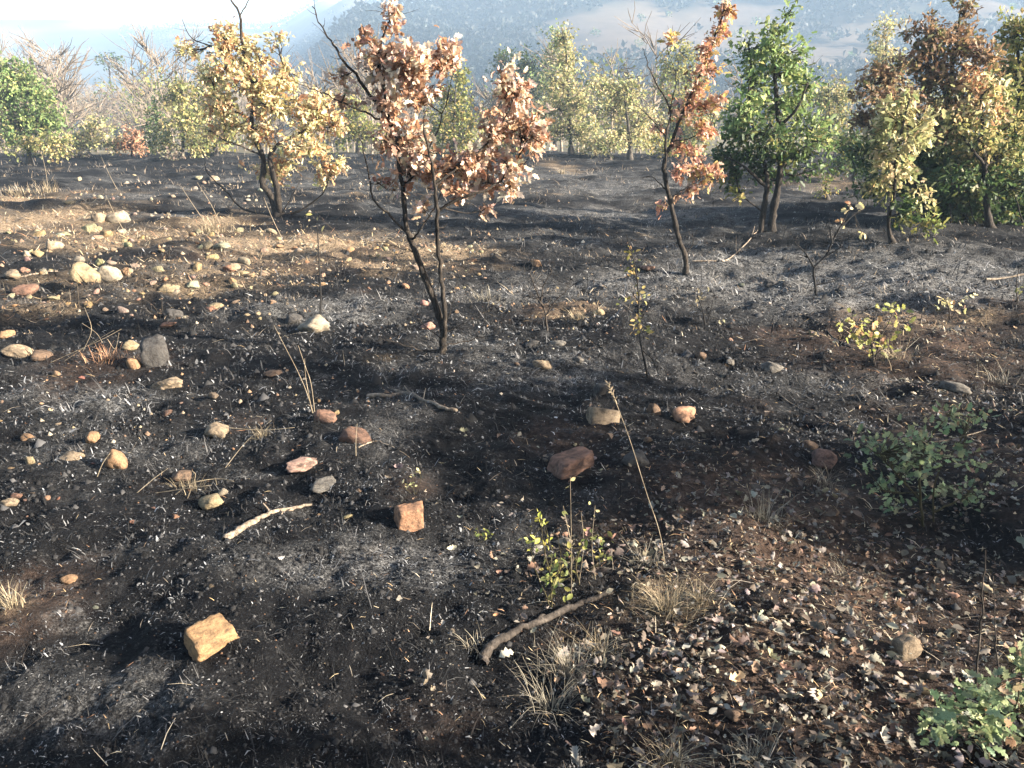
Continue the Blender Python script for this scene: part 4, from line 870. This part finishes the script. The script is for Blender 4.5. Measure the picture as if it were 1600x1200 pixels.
seedling('leafless burnt shrub with thin twigs on the straw patch',(855,516),[[(855,518),(852,490),(845,470),(836,450),(828,425)],[(853,492),(868,470),(895,445)],[(850,480),(840,468),(815,462)],[(846,470),(850,445),(862,425)]],[],YELLOW,.05,r=.009,mat=DARKWOOD,name='shrub',cat='shrub',twigs=9)
seedling('leafless double twig with a few curled dead leaves in the shade edge',(1102,508),[[(1102,510),(1098,485),(1090,462),(1092,450)],[(1104,508),(1112,480),(1115,455)],[(1098,488),(1085,478),(1078,480)]],[(1097,465,10,10,8),(1126,500,6,6,4)],[((.3,.26,.16),2),((.22,.18,.1),2)],.045,r=.007,mat=CHARBARK,name='shrub',cat='shrub',twigs=5)
seedling('sparse sunlit bush of green and yellow leaves over reddish litter',(1365,572),[[(1365,574),(1362,540),(1345,510),(1320,490)],[(1366,572),(1375,530),(1390,500),(1402,470)],[(1364,560),(1380,545),(1420,535)],[(1362,545),(1335,535),(1310,530)],[(1370,545),(1365,510),(1372,480)]],
  [(1330,505,26,18,18),(1360,520,26,18,20),(1395,485,22,18,16),(1380,540,24,16,14),(1345,535,22,14,12),(1410,510,20,14,10),(1368,560,14,12,8)],[((.3,.3,.08),3),((.18,.2,.06),3),((.44,.38,.14),2),((.4,.22,.12),1)],.055,r=.008,mat=DARKWOOD,name='bush',cat='bush',twigs=4)
seedling('small bright yellow bush on the reddish litter below the thicket',(1485,500),[[(1485,502),(1482,480),(1475,465)],[(1485,500),(1500,475),(1512,462)]],[(1476,472,16,10,14),(1495,480,14,9,10),(1512,462,8,7,5)],YELLOW,.06,r=.007,mat=DARKWOOD,name='bush',cat='bush',twigs=3)
seedling('thin bare shoots with a tuft of leaves by the stick near the thicket',(1590,470),[[(1590,472),(1588,445),(1592,420)],[(1590,470),(1600,445)]],[(1592,448,10,7,8)],YGREEN,.05,r=.006,mat=DARKWOOD,name='shrub',cat='shrub',twigs=3)
seedling('two thin dark upright twigs in the litter behind the corner seedling',(1525,1090),[[(1525,1092),(1530,1000),(1535,930),(1540,860)],[(1560,1060),(1555,980),(1552,900)]],[],OLIVE,.05,r=.0035,mat=DARKWOOD,name='shrub',cat='shrub',twigs=3)
seedling('grey leafless twiggy shrub beside the leafy green seedling',(1530,800),[[(1530,802),(1540,750),(1560,700)],[(1531,800),(1570,760),(1595,730)],[(1535,770),(1520,720),(1530,690)]],[(1575,740,20,24,6)],[((.2,.19,.12),2)],.04,r=.004,mat=DARKWOOD,name='shrub',cat='shrub',twigs=8)
for i,(u,v,lab) in enumerate([(1180,300,'thin bare sapling in the gap beside the green oak'),(1375,330,'leafless thin shoot beside the small sapling')]): pass

# ------------------------------------------------------------------ loose ground cover
def polar(n, r0, r1, a0=-49, a1=49, pw=1.0):
    a = np.radians(RNG.uniform(a0, a1, n)); r = np.exp(RNG.uniform(math.log(r0), math.log(r1), n)); return r*np.sin(a), r*np.cos(a)
def blades(name, label, cat, x, y, L, w, C, el, curl, az=None):
    n = len(x); b = np.stack([x, y, gz(x, y)-.003], -1); a = RNG.uniform(0, 2*math.pi, n) if az is None else az
    h = np.stack([np.cos(a), np.sin(a), np.zeros(n)], -1); s = np.stack([-np.sin(a), np.cos(a), np.zeros(n)], -1)*w[:, None]
    up = np.array([0, 0, 1.0])
    m = b+h*(L*.5*np.cos(el))[:, None]+up*(L*.5*np.sin(el))[:, None]
    e2 = el-curl; t = m+h*(L*.5*np.cos(e2))[:, None]+up*(L*.5*np.sin(e2))[:, None]
    t[:, 2] = np.maximum(t[:, 2], gz(t[:, 0], t[:, 1])+.001)
    V = np.stack([b-s*.7, b+s*.7, m+s, m-s, t+s*.25, t-s*.25], 1).reshape(-1, 3)
    o = np.arange(n)[:, None]*6; F = np.concatenate([o+np.array([[0, 1, 2, 3]]), o+np.array([[3, 2, 4, 5]])], 0)
    ob = link(name, mesh_np(name, V, F, BLADE, np.repeat(C, 6, 0))); tag(ob, label, cat, kind='stuff'); return ob
RNG = np.random.default_rng(99)
# charred stubble
def stubble(name, label, ntuft, per, r1, L0, w0, flat):
    x, y = polar(ntuft, 1.25, r1); so, st, a_ = masks(x, y)
    k = RNG.random(ntuft) < np.clip(1.0-.75*so-.35*st, .04, 1)*(.12+.88*sstep(-.45, .2, noise(x/.22, y/.2, 72)+.4*noise(x/.06, y/.06, 74)))
    x, y, st, a_ = x[k], y[k], st[k], a_[k]; m = len(x); sc = np.clip(np.hypot(x, y)/3.2, .75, 2.6)
    v = np.exp(RNG.normal(size=m)*.6)*.016*(1+4.5*a_)
    size = np.exp(RNG.normal(size=m)*.45); az = RNG.uniform(0, 2*math.pi, m)
    I = np.repeat(np.arange(m), per); n = len(I); sg = (.016*sc*size)[I]
    X_, Y_ = x[I]+RNG.normal(size=n)*sg, y[I]+RNG.normal(size=n)*sg
    C = (v[I]*np.exp(RNG.normal(size=n)*.5))[:, None]*np.array([1, .97, .95]); s3 = .6*st[I][:, None]; C = C*(1-s3)+s3*np.array([.24, .17, .1])*np.exp(RNG.normal(size=(n, 1))*.4)
    L = L0*np.exp(RNG.normal(size=n)*.45)*(sc*size)[I]; w = w0*np.exp(RNG.normal(size=n)*.35)*sc[I]
    el = RNG.uniform(-.1, .5, n) if flat else RNG.uniform(.15, 1.35, n)
    blades(name, label, 'stubble', X_, Y_, L, w, np.clip(C, .004, .4), el, RNG.uniform(-.2, 1.0, n), az[I]+RNG.normal(size=n)*.8)
stubble('charred_stubble', 'black charred grass stubble covering the burnt ground', 9000, 10, 20, .019, .0012, False)
stubble('matted_stubble', 'flattened mats of charred grass lying on the burnt ground', 6500, 8, 14, .03, .0013, True)
def far_tufts(name, label, n0, per, r0, r1, pal, Lm):
    x, y = polar(n0, r0, r1, -42, 42); k = noise(x/1.3, y/.5, 78)+.5*noise(x/.4, y/.2, 79) > .05; x, y = x[k], y[k]; m = len(x); I = np.repeat(np.arange(m), per); n = len(I); sc = np.clip(np.hypot(x, y)/12, .7, 2.4)[I]
    C = np.array(pal)[RNG.integers(0, len(pal), m)][I]*np.exp(RNG.normal(size=(n, 1))*.35)
    blades(name, label, 'stubble', x[I]+RNG.normal(size=n)*.09*sc, y[I]+RNG.normal(size=n)*.05*sc, Lm*sc*np.exp(RNG.normal(size=n)*.4), .0022*sc*np.exp(RNG.normal(size=n)*.3), C, RNG.uniform(.1, 1.3, n), RNG.uniform(0, .8, n))
far_tufts('scorched_grass', 'scorched grey-brown grass streaking the far burnt field', 6500, 8, 7, 42, [(.24, .195, .15), (.15, .132, .115), (.05, .045, .04), (.3, .235, .165), (.1, .09, .08)], .055)
# ash curls
x, y = polar(200000, 1.25, 22); so, st, a_ = masks(x, y); k = RNG.random(len(x)) < np.clip(.16+.9*a_-.3*so, .03, 1)*(.25+.75*sstep(-.2, .4, noise(x/.09, y/.09, 73))); x, y = x[k], y[k]; n = len(x); sc = np.clip(np.hypot(x, y)/3.0, .8, 3)
v = np.clip(.11*np.exp(RNG.normal(size=n)*.6), .03, .3); C = v[:, None]*np.array([1, .985, .96])
blades('ash_flakes', 'pale grey ash curls scattered over the black ground', 'ash', x, y, np.exp(RNG.normal(size=n)*.5)*.013*sc, np.exp(RNG.normal(size=n)*.4)*.0018*sc, C, RNG.uniform(-.1, .9, n), RNG.uniform(0, 1.6, n))
x, y = polar(350000, 1.3, 6.5); so, st, a_ = masks(x, y); k = RNG.random(len(x)) < np.clip(.30+.7*a_-.35*so, .03, 1)*(.06+.94*sstep(-.1, .5, noise(x/.09, y/.06, 76)+.6*noise(x/.3, y/.22, 77))); x, y = x[k], y[k]; n = len(x); sc = np.clip(np.hypot(x, y)/3.0, .7, 3)
v = np.clip(.085*np.exp(RNG.normal(size=n)*.7), .012, .3); C = v[:, None]*np.array([.98, .985, 1.0])
blades('ash_specks', 'fine grey ash specks and burnt stems on the near ground', 'ash', x, y, np.exp(RNG.normal(size=n)*.55)*.0105*sc, np.exp(RNG.normal(size=n)*.5)*.0016*sc, C, RNG.uniform(-.1, 1.2, n), RNG.uniform(-.2, 1.6, n))
# straw bits
x, y = polar(130000, 1.25, 26); so, st, a_ = masks(x, y); k = RNG.random(len(x)) < np.clip(1.1*st+.06*so+.008+.3*amask(LEAFY, x, y), 0, 1); x, y = x[k], y[k]; n = len(x); sc = np.clip(np.hypot(x, y)/4.5, .7, 3)
cc = np.array([(.42, .32, .19), (.34, .24, .13), (.5, .42, .29), (.22, .15, .09), (.3, .17, .1)]); C = cc[RNG.integers(0, 5, n)]*np.exp(RNG.normal(size=(n, 1))*.25)
blades('straw_litter', 'unburnt straw and dry grass bits lying in pale patches', 'straw', x, y, RNG.uniform(.02, .06, n)*sc, RNG.uniform(.001, .0022, n)*sc, C, RNG.uniform(-.05, .6, n), RNG.uniform(-.2, .8, n))
x, y = polar(5200, 1.3, 14); so, st, a_ = masks(x, y); k = RNG.random(len(x)) < np.clip(.12+.5*amask(LEAFY, x, y)+.4*st, 0, 1); x, y = x[k], y[k]; n = len(x); sc = np.clip(np.hypot(x, y)/4, .8, 2)
cc = np.array([(.2, .16, .12), (.05, .04, .033), (.3, .25, .19), (.02, .018, .016), (.4, .33, .23)]); C = cc[RNG.integers(0, 5, n)]*np.exp(RNG.normal(size=(n, 1))*.25)
blades('twig_litter', 'thin broken twigs and stems strewn over soil and ash', 'twigs', x, y, np.exp(RNG.normal(size=n)*.5)*.075*sc, np.exp(RNG.normal(size=n)*.3)*.0011*sc, C, RNG.uniform(0, .45, n), RNG.uniform(0, .6, n))
# gravel crumbs
def crumbs(name, label, cat, x, y, s, C, mat):
    V = np.array([(1, 0, 0), (-1, 0, 0), (0, 1, 0), (0, -1, 0), (0, 0, 1)], float); F = np.array([(0, 2, 4), (2, 1, 4), (1, 3, 4), (3, 0, 4)])
    n = len(x); W = V[None]*RNG.uniform(.5, 1.1, (n, 5, 1)); W[:, :4, 2] -= .3; W[:, :, 2] *= .8; a = RNG.uniform(0, 6.28, n); c, q = np.cos(a)[:, None], np.sin(a)[:, None]
    W = np.stack([W[..., 0]*c-W[..., 1]*q, W[..., 0]*q+W[..., 1]*c, W[..., 2]+.25*W[..., 0]*RNG.normal(size=(n, 1))], -1)*s[:, None, None]
    W += np.stack([x, y, gz(x, y)+s*.1], -1)[:, None]
    o = link(name, mesh_np(name, W.reshape(-1, 3), (F[None]+np.arange(n)[:, None, None]*5).reshape(-1, 3), mat, np.repeat(C, 5, 0))); tag(o, label, cat, kind='stuff')
x, y = polar(16000, 1.3, 14); so, st, a_ = masks(x, y); k = RNG.random(len(x)) < .25+.75*so; x, y = x[k], y[k]; n = len(x)
crumbs('soil_crumbs', 'crumbs of soil and charcoal lying on the ground', 'crumbs', x, y, RNG.uniform(.003, .010, n)*np.clip(np.hypot(x, y)/4, .7, 2), np.array([(.05, .03, .02), (.09, .055, .035), (.014, .013, .013), (.03, .022, .018)])[RNG.integers(0, 4, n)]*np.exp(RNG.normal(size=(n, 1))*.3), BLADE)
x, y = polar(7000, 4.2, 26, -38, 8); k = RNG.random(len(x)) < np.clip(amask(STRAW, x, y)*1.1+.22*(x < 1), .05, 1)*sstep(-.3, .3, noise(x/.7, y/.7, 81)+.2); x, y = x[k], y[k]; n = len(x)
crumbs('pebbles', 'countless small tan pebbles between the larger stones', 'pebbles', x, y, np.clip(np.exp(RNG.normal(size=n)*.6), .3, 2.2)*.012*np.clip(np.hypot(x, y)/7, .8, 2), np.array([TAN, YEL, PAL, ORA, BRN])[RNG.integers(0, 5, n)]*np.exp(RNG.normal(size=(n, 1))*.2), BLADE)
x, y = polar(58000, 1.25, 13); so, st, a_ = masks(x, y); k = RNG.random(len(x)) < (.9-.5*so)*(.3+.7*sstep(-.4, .3, noise(x/.1, y/.1, 75))); x, y = x[k], y[k]; n = len(x)
crumbs('charcoal_crumbs', 'black charcoal crumbs and clods covering the burnt ground', 'charcoal', x, y, np.exp(RNG.normal(size=n)*.5)*.0065*np.clip(np.hypot(x, y)/3.2, .75, 2.2), np.clip(.018*np.exp(RNG.normal(size=(n, 1))*.7), .004, .12)*np.array([[1, .97, .96]]), BLADE)
# fallen leaves
LITTER = [((.25, .222, .185), 4), ((.2, .175, .142), 5), ((.31, .28, .235), 2), ((.135, .108, .083), 6), ((.21, .135, .09), 3), ((.08, .065, .05), 5), ((.36, .26, .16), .4)]
x, y = polar(20000, 1.3, 9.5, -10, 50); lm = amask(LEAFY, x, y); k = RNG.random(len(x)) < np.clip(lm*1.2-.12+.35*noise(x/.25, y/.25, 91), 0, 1); x, y = x[k], y[k]; n = len(x)
z = gz(x, y)+RNG.uniform(.006, .03, n); pos = np.stack([x, y, z], -1); dd = RNG.normal(size=(n, 3)); dd[:, 2] *= .32; nn = RNG.normal(size=(n, 3))*.6+[0, 0, 1]; nn[RNG.random(n) < .3, 2] *= -1
R = frames(dd, nn); s = np.clip(np.exp(RNG.normal(size=n)*.45)*.0215, .008, .052); C = pick(LITTER, n)*.85
order = np.argsort(-s/np.hypot(x, y)); big, rest = order[:300], order[300:]
for j, i in enumerate(big):
    c = C[i]; lum = c.sum(); red = c[0]/(c[2]+.001)
    lab, grp = (('pale grey curled oak leaf fallen on the brown soil', 'pale fallen leaves') if lum > .72 and red < 1.9 else ('tan dry oak leaf fallen on the brown soil', 'tan fallen leaves') if lum > .5 and red < 2.4 else ('russet dry oak leaf fallen on the brown soil', 'russet fallen leaves') if red > 2.1 else ('dark brown withered oak leaf fallen on the soil', 'dark fallen leaves'))
    o = leaf_obj(DRYMESH[j % 4], pos[i], R[i], s[i], c, None, (0, 0, 0), 'fallen_leaf'); tag(o, ('broad ' if s[i] > .033 else 'small ')+('cupped ', 'arched ', 'tightly folded ', 'bent-back ')[j % 4]+lab.replace('curled ', ''), 'leaf', grp)
o = leaf_mesh('leaf_litter', pos[rest], R[rest], s[rest], C[rest], [oak_template(3, .7, .5, 4), oak_template(4, -1.0, .4, 5), oak_template(3, 1.4, 1.1, 6), oak_template(3, -.4, -.9, 7), MID[0], OVAL[0]], DRYLEAF_A); tag(o, 'grey and brown oak leaf litter spread over the soil', 'leaf litter', kind='stuff')
for i, (u, v, s, c, lab) in enumerate([(698,864,.042,(.5,.44,.3),'single pale lobed leaf lying alone on black ash'),(780,1030,.05,(.52,.46,.34),'pale lobed leaf beside the butt of the thick curved branch'),(1136,1072,.055,(.52,.36,.2),'bright tan leaf standing out on the dark litter'),
        (435,877,.026,(.45,.42,.38),'small white leaf scrap on ash behind the squared block'),(770,968,.02,(.4,.2,.1),'tiny orange leaf scrap on the black ash')]):
    g = G(u, v); o = leaf_obj(DRYMESH[i % 4], g+[0, 0, .015], frames(np.array([[.8, .3, .05]]), np.array([[.1, -.45, 1.0]]))[0], s, c, None, (0, 0, 0), 'fallen_leaf'); tag(o, lab, 'leaf')

# ------------------------------------------------------------------ haze: one closed box of thin air round everything
zmin = float(Z.min())-1.0; zmax = float(Z.max())+9.0
hv = np.array([(sx*1520, sy*1520, z) for z in (zmin, zmax) for sy in (-1, 1) for sx in (-1, 1)], float)
hf = np.array([(0, 2, 3, 1), (4, 5, 7, 6), (0, 1, 5, 4), (2, 6, 7, 3), (0, 4, 6, 2), (1, 3, 7, 5)])
hm, nt, out = mat_new('haze'); pvv = nt.nodes.new('ShaderNodeVolumePrincipled')
pvv.inputs['Color'].default_value = (.52, .73, 1.0, 1); pvv.inputs['Density'].default_value = HAZE; pvv.inputs['Anisotropy'].default_value = .0
nt.links.new(pvv.outputs[0], out.inputs['Volume'])
tag(link('haze', mesh_np('haze', hv, hf, hm)), kind='stuff')
print('TERRAIN z', Z.min(), Z.max(), 'tris', sum(len(p.loop_triangles) or sum(len(f.vertices)-2 for f in []) or len(p.polygons)*1.6 for p in {o.data for o in bpy.data.objects if o.type == 'MESH'}))
